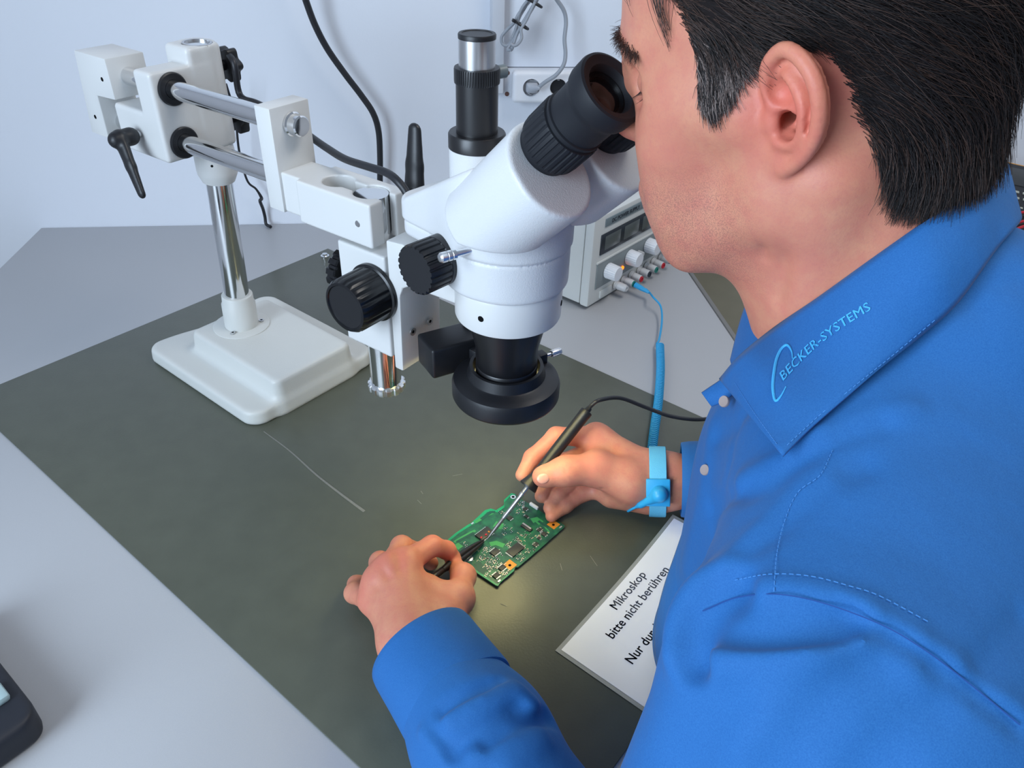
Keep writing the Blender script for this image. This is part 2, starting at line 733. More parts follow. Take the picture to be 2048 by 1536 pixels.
# worktop: corner desk with a diagonal seating side
E1 = np.array([math.cos(math.radians(52)), math.sin(math.radians(52)), 0])      # along the diagonal
E2 = np.array([math.cos(math.radians(-38)), math.sin(math.radians(-38)), 0])    # towards the seat
R0_ = np.array([0.30, 1.243, 0])
RD = np.array([math.cos(math.radians(-81.5)), math.sin(math.radians(-81.5)), 0])
tR = ((CORNER - R0_) @ WN) / (RD @ WN)
deskBR = R0_ + RD * tR                                   # back right corner
diag0 = np.array([-0.71, 0.793, 0]) + E2 * 0.965
A_ = np.array([RD[:2], -E1[:2]]).T
tt = np.linalg.solve(A_, (diag0 - R0_)[:2])
deskFR = R0_ + RD * tt[0]
deskFL2 = diag0 - E1 * 0.62
deskFL = CORNER + LWD * 1.6
desk = thing('corner_desk', 'light grey corner desk with a dark edge strip along the wall', 'desk', (0, 0.7, FLOOR_Z))
top_poly = [CORNER + WN * 0.001, deskBR + WN * 0.001, deskFR, deskFL2, deskFL2 + LWD * 0.25, deskFL + LWD * 0.25]
top_poly = [p + (LWN * 0.002 if i in (0, 5) else 0) for i, p in enumerate(top_poly)]
prism('worktop', [(p[0], p[1]) for p in top_poly], -0.028, (0, 0, 0), (1, 0, 0), (0, 1, 0), (0, 0, 1), 'desk_laminate', desk, bevel=0.0015)
# metal-like edge strips on the right and diagonal sides
for nm, a, b in (('edge_strip', deskBR, deskFR), ('edge_strip', deskFR, deskFL2)):
    dv = (b - a) / np.linalg.norm(b - a)
    nv = np.array([-dv[1], dv[0], 0])
    box(nm, (a + b) / 2 + nv * 0.004 + ZZ * -0.013, (np.linalg.norm(b - a) + 0.006, 0.008, 0.03), 'desk_edge', desk,
        R=np.array([dv, nv, ZZ]).T, bevel=0.003)
for p in (CORNER + WX * 0.1 + WN * 0.1, deskBR - WX * 0.1 + WN * 0.12, deskFR - RD * 0.12 - E1 * 0.06, CORNER + WX * 0.1 + WN * 1.35):
    box('leg', p + ZZ * (FLOOR_Z - 0.028) / 2, (0.045, 0.045, -FLOOR_Z - 0.028), 'desk_edge', desk, bevel=0.004)

# second bench at the right, seen behind the person's collar
bench = thing('side_bench', 'grey bench behind the person at the right edge of the picture', 'bench', (1.05, 1.2, FLOOR_Z))
bc = WALLP(2.10, 0.40, 0)
box('bench_top', bc + ZZ * -0.015, (1.0, 0.78, 0.03), 'desk_laminate', bench, R=RW, bevel=0.002)
for sx in (-1, 1):
    for sy in (-1, 1):
        box('leg', bc + WX * sx * 0.45 + WN * sy * 0.33 + ZZ * (FLOOR_Z - 0.03) / 2, (0.045, 0.045, -FLOOR_Z - 0.03), 'desk_edge', bench, R=RW, bevel=0.004)

cabc = WALLP(1.36, 0.36, 0)
cab = thing('pedestal_cabinet', 'olive grey low cabinet standing on the floor beyond the desk edge', 'cabinet', (cabc[0], cabc[1], FLOOR_Z))
box('cabinet_body', cabc + ZZ * (FLOOR_Z + 0.31), (0.42, 0.66, 0.60), 'cabinet_olive', cab, R=RW, bevel=0.004)
box('cabinet_top', cabc + ZZ * (FLOOR_Z + 0.622), (0.44, 0.68, 0.02), 'cabinet_olive', cab, R=RW, bevel=0.003)
for i in range(3):
    dr = box('drawer', cabc + WN * 0.336 + ZZ * (FLOOR_Z + 0.115 + i * 0.19), (0.40, 0.016, 0.18), 'cabinet_olive', cab, R=RW, bevel=0.003)
    box('drawer_handle', cabc + WN * 0.349 + ZZ * (FLOOR_Z + 0.165 + i * 0.19), (0.12, 0.012, 0.012), 'steel', dr, R=RW, bevel=0.003)

# ------------------------------------------------------------------ antistatic mat
MAT0 = np.array([-0.71, 0.793, 0])                       # left corner
matT = 0.0022
m = thing('bench_mat', 'dark olive grey rubber bench mat lying across the desk', 'mat', MAT0)
mp = [MAT0, MAT0 + E1 * 0.602, MAT0 + E1 * 0.602 + E2 * 0.916, MAT0 + E2 * 0.916]
prism('mat_sheet', [(p[0], p[1]) for p in mp], matT - 0.0002, (0, 0, 0.0002), (1, 0, 0), (0, 1, 0), (0, 0, 1), 'mat_rubber', m, bevel=0.0006)
sp = PZ(650, 512, matT)
lathe('snap_stud', [(0.0075, 0), (0.0075, 0.0012), (0.0045, 0.002), (0.0045, 0.0045), (0.003, 0.005), (0, 0.005)], sp, ZZ, 'chrome', m, n=24)
# worn scratch line and short scuffs on the rubber


def flat_strip(name, pts, w, z, mat, parent):
    P = np.array(pts)
    T = np.gradient(P, axis=0)
    N = np.stack([-T[:, 1], T[:, 0]], 1)
    N /= np.linalg.norm(N, axis=1)[:, None]
    w = np.full(len(P), w) if np.isscalar(w) else np.array(w)
    V = []
    for s in (-1, 1):
        for i in range(len(P)):
            V.append((P[i, 0] + s * N[i, 0] * w[i] / 2, P[i, 1] + s * N[i, 1] * w[i] / 2, z))
    n = len(P)
    Fc = [(i, i + 1, n + i + 1, n + i) for i in range(n - 1)]
    return link(name, mesh_from(name, V, Fc), mat, parent)


q = catmull([PZ(u, v) for u, v in ((528, 866), (580, 905), (632, 952), (683, 992), (729, 1026))], 8)
flat_strip('scratch', q, np.linspace(0.0012, 0.0034, len(q)), matT + 0.0003, 'mat_scuff', m)
for (u, v, du, dv) in ((835, 1003, 8, 8), (1180, 1115, 14, 20), (1120, 1130, 4, 14), (905, 955, 20, -4), (842, 985, 4, 6), (1000, 1210, 14, 6)):
    flat_strip('scratch', [PZ(u, v), PZ(u + du, v + dv)], 0.0007, matT + 0.0003, 'mat_scuff', m)

# ================================================================== BOOM STAND
SD = np.array([math.cos(math.radians(-35)), math.sin(math.radians(-35)), 0])
SN = np.array([-math.sin(math.radians(35)), -math.cos(math.radians(35)), 0])
SP0 = np.array([-0.366, 0.905, 0])
RS = np.array([SD, -SN, ZZ]).T


def S3(d, n, z):
    """stand frame: d along the boom, n sideways towards the camera, z up"""
    return SP0 + SD * d + SN * n + ZZ * z


def SB(name, d0, d1, n0, n1, z0, z1, mat, parent, bevel=0.002, seg=2):
    return box(name, S3((d0 + d1) / 2, (n0 + n1) / 2, (z0 + z1) / 2), (d1 - d0, n1 - n0, z1 - z0), mat, parent, R=RS, bevel=bevel, seg=seg)


zt = matT
BB = np.array([-0.320, 0.746, 0])
EP = np.array([math.cos(math.radians(52)), math.sin(math.radians(52)), 0])
EQ = np.array([math.cos(math.radians(142)), math.sin(math.radians(142)), 0])
stand = thing('boom_stand', 'white double arm boom stand with chrome post and heavy stepped base', 'microscope stand', BB + EP * 0.1 + EQ * 0.125)
RB = np.array([EP, EQ, ZZ]).T


def base_local(P):
    q = P - BB
    return np.stack([q @ EP, q @ EQ, q[:, 2] - zt], 1)


bs = Sculpt()


def base_fn(P):
    L = base_local(P)
    p, q_, z = L[:, 0], L[:, 1], L[:, 2]
    r = 0.024
    # foot plate with rounded corners and a dip in the rear edge
    dip = 0.016 * np.exp(-((p - 0.105) / 0.05) ** 2)
    cx, cy = np.abs(p - 0.105) - (0.105 - r), np.where(q_ > 0.125, np.abs(q_ + dip - 0.1255), np.abs(q_ - 0.1255)) - (0.1255 - r)
    d2 = np.sqrt(np.maximum(cx, 0) ** 2 + np.maximum(cy, 0) ** 2) + np.minimum(np.maximum(cx, cy), 0) - r
    slope = np.clip((z - 0.004) * 0.10, 0, 0.01)
    rr = 0.004
    a, b = d2 + slope + rr, np.abs(z - 0.01) - 0.010 + rr
    foot = np.minimum(np.maximum(a, b), 0) + np.sqrt(np.maximum(a, 0) ** 2 + np.maximum(b, 0) ** 2) - rr
    # raised block
    r2 = 0.014
    cx, cy = np.abs(p - 0.105) - (0.066 - r2), np.abs(q_ - 0.097) - (0.097 - r2)
    d3 = np.sqrt(np.maximum(cx, 0) ** 2 + np.maximum(cy, 0) ** 2) + np.minimum(np.maximum(cx, cy), 0) - r2
    rr = 0.0045
    a, b = d3 + (z - 0.02) * 0.12 + rr, np.abs(z - 0.025) - 0.025 + rr
    blk = np.minimum(np.maximum(a, b), 0) + np.sqrt(np.maximum(a, 0) ** 2 + np.maximum(b, 0) ** 2) - rr
    return smin(foot, blk, 0.010)


bs.fun(base_fn, BB + EP * 0.105 + EQ * 0.125 + ZZ * 0.025, 0.2)
cb = BB + EP * 0.105 + EQ * 0.125
sculpt_obj('base', bs, cb + np.array([-0.19, -0.19, zt - 0.004]), cb + np.array([0.19, 0.19, 0.066]), 0.0025, 'enamel_base', stand, it=1)
post_b = PZ(484, 652, 0.05)
post_t = PZ(394, 84, 0.422)
pax = post_t - post_b
pax /= np.linalg.norm(pax)


def POST(z):
    return post_b + pax * ((z - post_b[2]) / pax[2])


ring_solid('flange', [(0.0168, 0.0), (0.038, 0.0), (0.038, 0.0016), (0.0373, 0.0020), (0.0168, 0.0020)], POST(0.0495 + zt), ZZ, 'enamel_base', stand)
lathe('socket', [(0.0225, 0), (0.0222, 0.034), (0.0208, 0.036), (0.0203, 0.047), (0.0196, 0.048), (0.0164, 0.048)], POST(0.0515 + zt), pax, 'enamel_base', stand)
for u, v in ((466, 666), (523, 641), (456, 648)):
    p = PZ(u, v, 0.0525 + zt)
    sc_ = ring_solid('socket_screw', [(0.0017, 0), (0.0032, 0), (0.0032, 0.0012), (0.0017, 0.0012)], p, ZZ, 'steel', stand, n=16)
    lathe('hex_recess', [(0.0017, 0), (0.0017, 0.0004), (0, 0.0004)], p, ZZ, 'dark_hole', sc_, n=12)
lathe('post', [(0.016, 0), (0.016, (0.42 - 0.09) / pax[2])], POST(0.09), pax, 'chrome', stand, n=64)
lathe('collar', [(0.0175, 0), (0.0195, 0.0005), (0.0235, 0.010), (0.0240, 0.014), (0.0245, 0.030), (0.022, 0.050)], POST(0.262), pax, 'enamel', stand)
lathe('set_screw', [(0.0016, 0), (0.0012, 0.0006), (0, 0.0006)], S3(0.019, 0.0175, 0.292), SD + SN * 0.6, 'dark_hole', stand, n=12)

# clamp head on the post
ch = Sculpt()


def rb(S, d0, d1, n0, n1, z0, z1, rad, k=0.0, kind='u'):
    S.rbox(S3((d0 + d1) / 2, (n0 + n1) / 2, (z0 + z1) / 2), ((d1 - d0) / 2, (n1 - n0) / 2, (z1 - z0) / 2), rad, RS, k, kind)


rb(ch, -0.012, 0.019, -0.012, 0.070, 0.308, 0.405, 0.004)
rb(ch, -0.068, 0.019, 0.026, 0.070, 0.308, 0.360, 0.004)
rb(ch, -0.024, 0.019, -0.0245, 0.0205, 0.308, 0.4225, 0.006, k=0.002)
ch.fun(lambda P: -9.0 + 0 * P[:, 0], S3(0, 0, 0.36), 0.0)
ch.ops.pop()
ch.cone(POST(0.300) - SD * 0.004, POST(0.418) - SD * 0.004, 0.0215, 0.0215, 0.003)
ch.fun(lambda P: np.maximum(np.abs(P[:, 2] - 0.364) - 0.058, -1) + 0 * P[:, 0], S3(0, 0, 0.364), 0.3, kind='i')
ch.cone(POST(0.39), POST(0.45), 0.0158, 0.0158, 0.0, 's')
c0 = S3(-0.02, 0.02, 0.36)
sculpt_obj('clamp_head', ch, c0 - np.array([0.09, 0.09, 0.062]), c0 + np.array([0.09, 0.09, 0.072]), 0.0017, 'enamel', stand, it=1)
ring_solid('clamp_bore', [(0.0135, 0), (0.0160, 0), (0.0160, 0.0035), (0.0135, 0.0035)], POST(0.4185), pax, 'steel', stand, n=48)
RN = 0.046
for z in (0.385, 0.327):
    ring_solid('bushing', [(0.0102, -0.004), (0.0175, -0.004), (0.0175, 0.0012), (0.0162, 0.0022), (0.0102, 0.0022)], S3(0.0195, RN, z), SD, 'black_plastic', stand)
    lathe('boom_rod', [(0.0100, 0), (0.0100, 0.324)], S3(-0.125, RN, z), SD, 'chrome', stand, n=48)
# rear end block: wide at the top rod, narrow at the lower rod
rear = [(-0.136, 0.312), (-0.100, 0.312), (-0.100, 0.361), (-0.062, 0.363), (-0.062, 0.407), (-0.124, 0.407)]
prism('end_block', rear, 0.047, SP0 + SN * 0.0225, SD, ZZ, SN, 'enamel', stand, bevel=0.0015)
for dd_, z in ((-0.078, 0.383), (-0.117, 0.334)):
    lathe('set_screw', [(0.0028, 0), (0.0022, 0.0006), (0, 0.0006)], S3(dd_, 0.0692, z), SN, 'dark_hole', stand, n=16)
# front yoke plate with the chrome rod end
SB('yoke_plate', 0.188, 0.210, 0.022, 0.070, 0.303, 0.405, 'enamel', stand, bevel=0.0012)
lathe('rod_end_cap', [(0.0118, 0), (0.0118, 0.002), (0.0105, 0.0035), (0.0100, 0.012), (0.0088, 0.0135), (0, 0.0138)], S3(0.2105, RN - 0.001, 0.386), SD, 'chrome', stand, n=40)
# arm bar with two bores, split at the end
bar = Sculpt()
rb(bar, 0.208, 0.240, 0.026, 0.067, 0.3035, 0.344, 0.001)
rb(bar, 0.236, 0.334, 0.020, 0.072, 0.301, 0.344, 0.0014)
for dd_ in (0.268,):
    bar.cone(S3(dd_, RN, 0.30 - 0.02), S3(dd_, RN, 0.37), 0.0155, 0.0155, 0, 's')
bar.cone(S3(0.311, RN, 0.28), S3(0.311, RN, 0.37), 0.0172, 0.0172, 0, 's')
rb(bar, 0.27, 0.36, RN - 0.0085, RN + 0.0085, 0.28, 0.36, 0.0005, kind='s')
c0 = S3(0.27, RN, 0.322)
sculpt_obj('arm_bar', bar, c0 - np.array([0.085, 0.085, 0.028]), c0 + np.array([0.085, 0.085, 0.028]), 0.0013, 'enamel', stand, it=0)
lathe('threaded_hole', [(0.0034, 0), (0.0028, 0.0006), (0, 0.0005)], S3(0.317, 0.0718, 0.322), SN, 'steel', stand, n=20)
# star knobs on the far side, clamp levers


def star_knob(parent, o, axis, r, h, lobes=6):
    M = frame(axis)
    pts = []
    for k in range(lobes * 8):
        a = 2 * math.pi * k / (lobes * 8)
        rr = r * (0.87 + 0.13 * math.cos(lobes * a))
        pts.append((rr * math.cos(a), rr * math.sin(a)))
    st = lathe('knob_stem', [(0.006, 0), (0.006, 0.014)], o, axis, 'black_plastic', parent, n=20)
    return prism('star_knob', pts, h, np.array(o) + np.array(axis) * 0.013, M[:, 0], M[:, 1], M[:, 2], 'black_plastic', parent, bevel=0.002)


star_knob(stand, S3(-0.002, -0.024, 0.392), -SN, 0.0205, 0.013)
star_knob(stand, S3(-0.002, -0.024, 0.332), -SN, 0.0205, 0.013)


def lever(parent, o, axis, along, length, r0=0.010, name='clamp_lever'):
    axis, along = np.array(axis), np.array(along, float)
    along = along - axis * (along @ axis)
    along /= np.linalg.norm(along)
    side = np.cross(axis, along)
    lathe('lever_screw', [(0.0042, 0), (0.0042, 0.016)], o, axis, 'steel', parent, n=20)
    s = Sculpt()
    b = np.array(o) + axis * 0.013
    s.cone(b, b + axis * 0.016, r0, r0 * 0.94, 0)
    s.chain([b + axis * 0.012, b + axis * 0.018 + along * length * 0.5, b + axis * 0.024 + along * length], [r0 * 1.02, r0 * 0.82, r0 * 0.60], 0.003, squash=(axis, 1.6))
    c = b + along * length / 2
    e = length * 0.8 + 0.02
    return sculpt_obj(name, s, c - e, c + e, 0.0013, 'black_plastic', parent, it=2)


lever(stand, S3(-0.026, 0.069, 0.333), SN, -ZZ * 0.82 + SD * 0.62, 0.062)
lever(stand, S3(0.318, 0.020, 0.322), -SN, ZZ * 1.0 - SD * 0.10, 0.064, r0=0.0125)

# focus column, focus block, slide and scope ring
lathe('focus_column', [(0.0165, 0), (0.0165, 0.218)], S3(0.311, RN, 0.124), ZZ, 'chrome', stand, n=56)
lathe('knurled_nut', [(0.0175, -0.003), (0.0200, -0.003), (0.0205, -0.001), (0.0205, 0.004), (0.0185, 0.0055), (0.0168, 0.0055)], S3(0.311, RN, 0.122), ZZ, 'aluminium', stand,
      flutes=14, fl_depth=0.0012, fl_range=(1, 4))
fb = Sculpt()
rb(fb, 0.286, 0.348, 0.012, 0.072, 0.186, 0.297, 0.0015)
sculpt_obj('focus_block', fb, S3(0.317, 0.042, 0.241) - 0.068, S3(0.317, 0.042, 0.241) + 0.068, 0.0016, 'enamel', stand, it=0)
SB('slide_plate', 0.3485, 0.3515, 0.018, 0.066, 0.182, 0.292, 'steel', stand, bevel=0.0004)
AXD, AXN = 0.472, RN
br = [(0.352, 0.176), (0.363, 0.176), (0.365, 0.262), (0.369, 0.272), (0.378, 0.277), (0.440, 0.279), (0.440, 0.309), (0.372, 0.318), (0.352, 0.316)]
prism('focus_bracket', br, 0.058, SP0 + SN * 0.014, SD, ZZ, SN, 'enamel', stand, bevel=0.0018)
for u, v in ((825, 663), (859, 642)):
    r_ = ray(u, v)
    k_ = ((S3(0.3655, 0, 0) - _C) @ SD) / (r_ @ SD)
    p = _C + r_ * k_
    sc_ = ring_solid('bracket_screw', [(0.0018, 0), (0.0042, 0), (0.0042, 0.0012), (0.0018, 0.0012)], p, SD, 'steel', stand, n=20)
    lathe('hex_recess', [(0.0018, 0), (0.0018, 0.0004), (0, 0.0004)], p, SD, 'dark_hole', sc_, n=12)
ring_solid('scope_ring', [(0.0385, 0.0), (0.0462, 0.0), (0.0470, 0.002), (0.0472, 0.030), (0.0465, 0.0325), (0.0385, 0.0325)], S3(AXD, AXN, 0.2735), ZZ, 'enamel', stand, n=96)
for aa in (math.radians(-118), math.radians(-12)):
    dv = np.array([math.cos(aa), math.sin(aa), 0])
    lathe('ring_screw_hole', [(0.0030, 0), (0.0024, 0.0008), (0, 0.0006)], S3(AXD, AXN, 0.2895) + dv * 0.0468, dv, 'dark_hole', stand, n=16)
# focus knobs
kn = lathe('focus_knob', [(0.0292, 0), (0.0292, 0.004), (0.0272, 0.005), (0.0272, 0.008), (0.0268, 0.036), (0.0245, 0.040), (0.0220, 0.0405), (0.0212, 0.0392), (0, 0.0392)],
           S3(0.333, 0.0725, 0.257), SN, 'black_gloss', stand, flutes=18, fl_depth=0.0011, fl_range=(3, 4))
lathe('lock_knob', [(0.008, 0), (0.008, 0.010), (0.0235, 0.0105), (0.0250, 0.012), (0.0250, 0.022), (0.0235, 0.0238), (0, 0.024)], S3(0.2865, RN + 0.002, 0.250), -SD, 'black_gloss', stand, flutes=14, fl_depth=0.0022, fl_range=(2, 5))

# ================================================================== STEREO MICROSCOPE
MAZ = math.radians(-42)
MG = np.array([math.cos(MAZ), math.sin(MAZ), 0])         # towards the observer
ML = np.array([-MG[1], MG[0], 0])                        # observer's right, away from the camera
MAX = S3(AXD, AXN, 0)
RM = np.array([MG, ML, ZZ]).T


def M3(a, b, z):
    return MAX + MG * a + ML * b + ZZ * z


scope = thing('stereo_microscope', 'white trinocular stereo microscope head with black eyepieces', 'microscope', MAX + ZZ * 0.2)
zb = Sculpt()


def egg(P, r1, r2, back):
    q = P - MAX
    a, b = q @ MG, q @ ML
    t = np.clip(-a / back, 0, 1)
    return np.sqrt((a + t * back) ** 2 + b * b) - (r1 + t * (r2 - r1))


def body_fn(P):
    q = P - MAX
    qa, qb, z = q @ MG, q @ ML, P[:, 2]
    dc = np.sqrt(qa * qa + qb * qb) - 0.0512
    r = 0.016
    cx, cy = np.abs(qa + 0.048) - (0.052 - r), np.abs(qb) - (0.0385 + np.clip(qa + 0.10, 0, 0.1) * 0.06 - r)
    db = np.sqrt(np.maximum(cx, 0) ** 2 + np.maximum(cy, 0) ** 2) + np.minimum(np.maximum(cx, cy), 0) - r
    d2 = smin(dc, db, 0.02)
    # two bands with a fine groove between them
    d2 = d2 + 0.0016 * np.exp(-((z - 0.3435) / 0.0012) ** 2) - np.where(z > 0.3435, 0.0016, 0.0)
    ztop = 0.364 + np.clip(qa + 0.090, 0, 0.095) * 0.56
    rr = 0.0045
    h = np.maximum(0.3065 - z, (z - ztop) * 0.87)
    # the rear overhang starts higher than the round front
    h = np.maximum(h, (0.329 - np.clip(qa + 0.062, 0, 0.05) * 0.9) - z)
    a, b = d2 + rr, h + rr
    return np.minimum(np.maximum(a, b), 0) + np.sqrt(np.maximum(a, 0) ** 2 + np.maximum(b, 0) ** 2) - rr


zb.fun(body_fn, M3(-0.02, 0, 0.35), 0.13)
sculpt_obj('zoom_body', zb, M3(-0.025, 0, 0.36) - np.array([0.105, 0.105, 0.062]), M3(-0.025, 0, 0.36) + np.array([0.105, 0.105, 0.07]), 0.0014, 'enamel_textured', scope, it=1)
INC = math.radians(45)
EA = MG * math.cos(INC) + ZZ * math.sin(INC)             # eyepiece axis
ES = -MG * math.sin(INC) + ZZ * math.cos(INC)            # in-plane, up the tube face
for side in (-1, 1):
    fc = M3(0.064, side * 0.0355, 0.439)                 # centre of the tube face
    hs = Sculpt()

    def hous(P, fc=fc, side=side):
        q = P - fc
        t, v, w = q @ EA, q @ ES, (q @ ML) * side
        # D-shaped housing: round outside, flatter towards its partner, tapering down into the body
        k = np.clip(-t / 0.10, 0, 1)
        r = 0.0345
        vv = v + 0.010
        d2 = np.sqrt(np.maximum(np.abs(vv) - 0.0035, 0) ** 2 + (w * np.where(w > 0, 0.98, 1.10)) ** 2) - r
        rr = 0.0028
        a, b = d2 + rr, np.maximum(t, -t - 0.092) + rr
        return np.minimum(np.maximum(a, b), 0) + np.sqrt(np.maximum(a, 0) ** 2 + np.maximum(b, 0) ** 2) - rr
    hs.fun(hous, fc - EA * 0.04, 0.08)
    hs.fun(lambda P: 0.385 - 0.02 - P[:, 2], fc, 0.3, kind='i', k=0.002)
    cc = fc - EA * 0.04
    hz = sculpt_obj('eyetube_housing', hs, cc - 0.072, cc + 0.072, 0.0015, 'enamel_textured', scope, it=1)
    eo = fc + ES * 0.004 - ML * side * 0.002
    ep = lathe('eyepiece', [(0.0200, -0.002), (0.0206, 0.002), (0.0232, 0.007), (0.0237, 0.011), (0.0237, 0.031), (0.0230, 0.0325), (0.0216, 0.033), (0.0216, 0.0345), (0.0226, 0.035), (0.0226, 0.037), (0.0210, 0.038)],
               eo, EA, 'rubber', scope, flutes=30, fl_depth=0.0009, fl_range=(3, 4))
    ring_solid('eyecup', [(0.0140, 0.058), (0.0140, 0.0375), (0.0214, 0.0375), (0.0217, 0.054), (0.0226, 0.0575), (0.0240, 0.0595), (0.0247, 0.062), (0.0250, 0.0715), (0.0243, 0.0735), (0.0225, 0.0742), (0.0212, 0.0735), (0.0200, 0.0727), (0.0172, 0.0722), (0.0160, 0.0700)],
               eo, EA, 'rubber', ep, n=72)
    ln = lathe('eye_lens', [(0.0152, 0), (0.0130, 0.0012), (0.0090, 0.0021), (0.0045, 0.0027), (0, 0.0029)], eo + EA * 0.0635, EA, 'eye_glass', ep, n=40)
    ring_solid('lens_rim', [(0.0128, 0.0), (0.0156, 0.0), (0.0156, 0.0028), (0.0138, 0.0034)], eo + EA * 0.0640, EA, 'black_gloss', ep, n=48)
lathe('body_screw', [(0.0022, 0), (0.0022, 0.0008), (0.001, 0.0012), (0, 0.0006)], M3(0.0135, -0.0585, 0.405), -ML + MG * 0.2, 'steel', scope, n=16)
# photo tube
PT = PZ(954, 262, 0.41) - ZZ * 0.014
lathe('port_base', [(0.0245, -0.045), (0.0245, 0.0)], PT, ZZ, 'enamel_textured', scope)
pt = lathe('photo_tube', [(0.0250, 0.0005), (0.0250, 0.012), (0.0240, 0.0135), (0.0180, 0.0135), (0.0178, 0.056)], PT, ZZ, 'black_anodised', scope)
lathe('knurled_ring', [(0.0170, 0.0), (0.0190, 0.0003), (0.0192, 0.002), (0.0192, 0.011), (0.0188, 0.0125), (0.0170, 0.0128)], PT + ZZ * 0.054, ZZ, 'black_plastic', pt, flutes=56, fl_depth=0.0007, fl_range=(2, 3))
lathe('chrome_adapter', [(0.0152, 0), (0.0152, 0.0290)], PT + ZZ * 0.060, ZZ, 'steel', pt)
lathe('dust_cap', [(0.0155, 0), (0.0156, 0.0030), (0.0150, 0.0040), (0.0125, 0.0040), (0.0122, 0.0034), (0, 0.0034)], PT + ZZ * 0.0885, ZZ, 'black_plastic', pt)
lathe('tube_screw', [(0.0050, 0), (0.0055, 0.002), (0.0055, 0.009), (0.004, 0.010)], PT + ZZ * 0.060 + (MG * 0.2 + ML * 0.98) * 0.019, MG * 0.2 + ML * 0.98, 'cyan_grey' if False else 'psu_plate', pt, n=24)
# zoom knobs and the light-path lever
for side in (-1, 1):
    ko = M3(-0.030, side * 0.0445, 0.331)
    lathe('zoom_knob', [(0.0205, 0), (0.0212, 0.002), (0.0212, 0.012), (0.0208, 0.0125), (0.0212, 0.013), (0.0214, 0.033), (0.0205, 0.0350), (0, 0.0352)],
          ko, ML * side, 'black_plastic', scope, flutes=22, fl_depth=0.0014, fl_range=(4, 6))
lo_ = M3(0.0065, -0.0495, 0.3525)
la = -ML * 0.97 - MG * 0.22
lathe('lever_hole', [(0.0048, 0), (0.0048, 0.0006), (0, 0.0006)], lo_ + la * 0.0005, la, 'dark_hole', scope, n=20)
lathe('light_path_lever', [(0.0026, 0), (0.0026, 0.016), (0.0042, 0.0165), (0.0042, 0.0195), (0.0036, 0.020), (0.0042, 0.0205), (0.0042, 0.0235), (0.0036, 0.024), (0.0042, 0.0245), (0.0042, 0.029), (0.0030, 0.0305), (0, 0.031)],
      lo_, la, 'aluminium', scope, n=24)
# auxiliary lens below the ring
lathe('objective_lens', [(0.0270, 0.0), (0.0285, 0.001), (0.0288, 0.018), (0.0282, 0.019), (0.0286, 0.020), (0.0290, 0.038), (0.0352, 0.066), (0.0352, 0.080)], M3(0, 0, 0.2005), ZZ, 'black_anodised', scope, n=72)

# ------------------------------------------------------------------ ring light
RLZ = 0.184
rl = thing('ring_light', 'black ring lamp clamped round the microscope objective with glowing warm underside', 'lamp', MAX + ZZ * RLZ)
ring_solid('lamp_body', [(0.0305, 0.004), (0.0500, 0.000), (0.0510, 0.002), (0.0512, 0.014), (0.0495, 0.0185), (0.0440, 0.0215), (0.0385, 0.0225), (0.0370, 0.0235), (0.0345, 0.0330), (0.0315, 0.0330)],
           MAX + ZZ * RLZ, ZZ, 'black_plastic', rl, n=96, deg=25)
ring_solid('led_ring', [(0.0330, -0.0004), (0.0475, -0.0004), (0.0475, 0.0012), (0.0330, 0.0012)], MAX + ZZ * RLZ, ZZ, 'led_warm', rl, n=72)
bd = np.array([math.cos(math.radians(152)), math.sin(math.radians(152)), 0])
RBX = np.array([bd, [-bd[1], bd[0], 0], ZZ]).T
bxc = S3(0.4055, 0.037, 0.213)
bxa = S3(0.377, 0.072, 0) - S3(0.410, 0.070, 0)
ny = S3(0.434, 0.017, 0) - S3(0.410, 0.070, 0)
ny /= np.linalg.norm(ny)
nx = np.array([ny[1], -ny[0], 0])
box('driver_box', S3(0.394, 0.071, 0.2065) + ny * 0.034 + nx * 0.0, (0.036, 0.070, 0.033), 'black_plastic', rl, R=np.array([nx, ny, ZZ]).T, bevel=0.003, seg=3)
lathe('box_screw', [(0.0022, 0), (0.0022, 0.0006), (0, 0.0006)], S3(0.400, 0.071, 0.223) + ny * 0.05, ZZ, 'steel', rl, n=14)
for (u, v, z, l1, mt) in ((968, 720, 0.208, 0.020, 'steel'), (1063, 726, 0.208, 0.020, 'aluminium')):
    p = PZ(u, v, z)
    dv = p - MAX
    dv[2] = 0
    dv /= np.linalg.norm(dv)
    p0 = MAX + dv * 0.0335 + ZZ * (RLZ + 0.0265)
    box('screw_boss', p0 + dv * 0.0055, (0.011, 0.010, 0.011), 'black_plastic', rl, R=np.array([dv, np.cross(ZZ, dv), ZZ]).T, bevel=0.001)
    ts = lathe('thumbscrew', [(0.0018, -0.004), (0.0018, 0.019)], p0, dv, 'steel', rl, n=14)
    lathe('screw_head', [(0.0030, 0), (0.0036, 0.0006), (0.0036, 0.0105), (0.0030, 0.0115), (0, 0.0115)], p0 + dv * 0.0185, dv, mt, ts, flutes=14, fl_depth=0.0004, fl_range=(1, 2))


# ================================================================== ON THE WALL
def PW(u, v, h=0.0):
    """photo point on the plane h in front of the back wall"""
    r = ray(u, v)
    return _C + r * (((CORNER + WN * h - _C) @ WN) / (r @ WN))


def wl_(p):
    q = p - CORNER
    return q @ WX, q @ WN, q[2]


def wbox(name, s0, s1, h0, h1, z0, z1, mat, parent, bevel=0.001, seg=2):
    return box(name, WALLP((s0 + s1) / 2, (h0 + h1) / 2, (z0 + z1) / 2), (s1 - s0, h1 - h0, z1 - z0), mat, parent, R=RW, bevel=bevel, seg=seg)


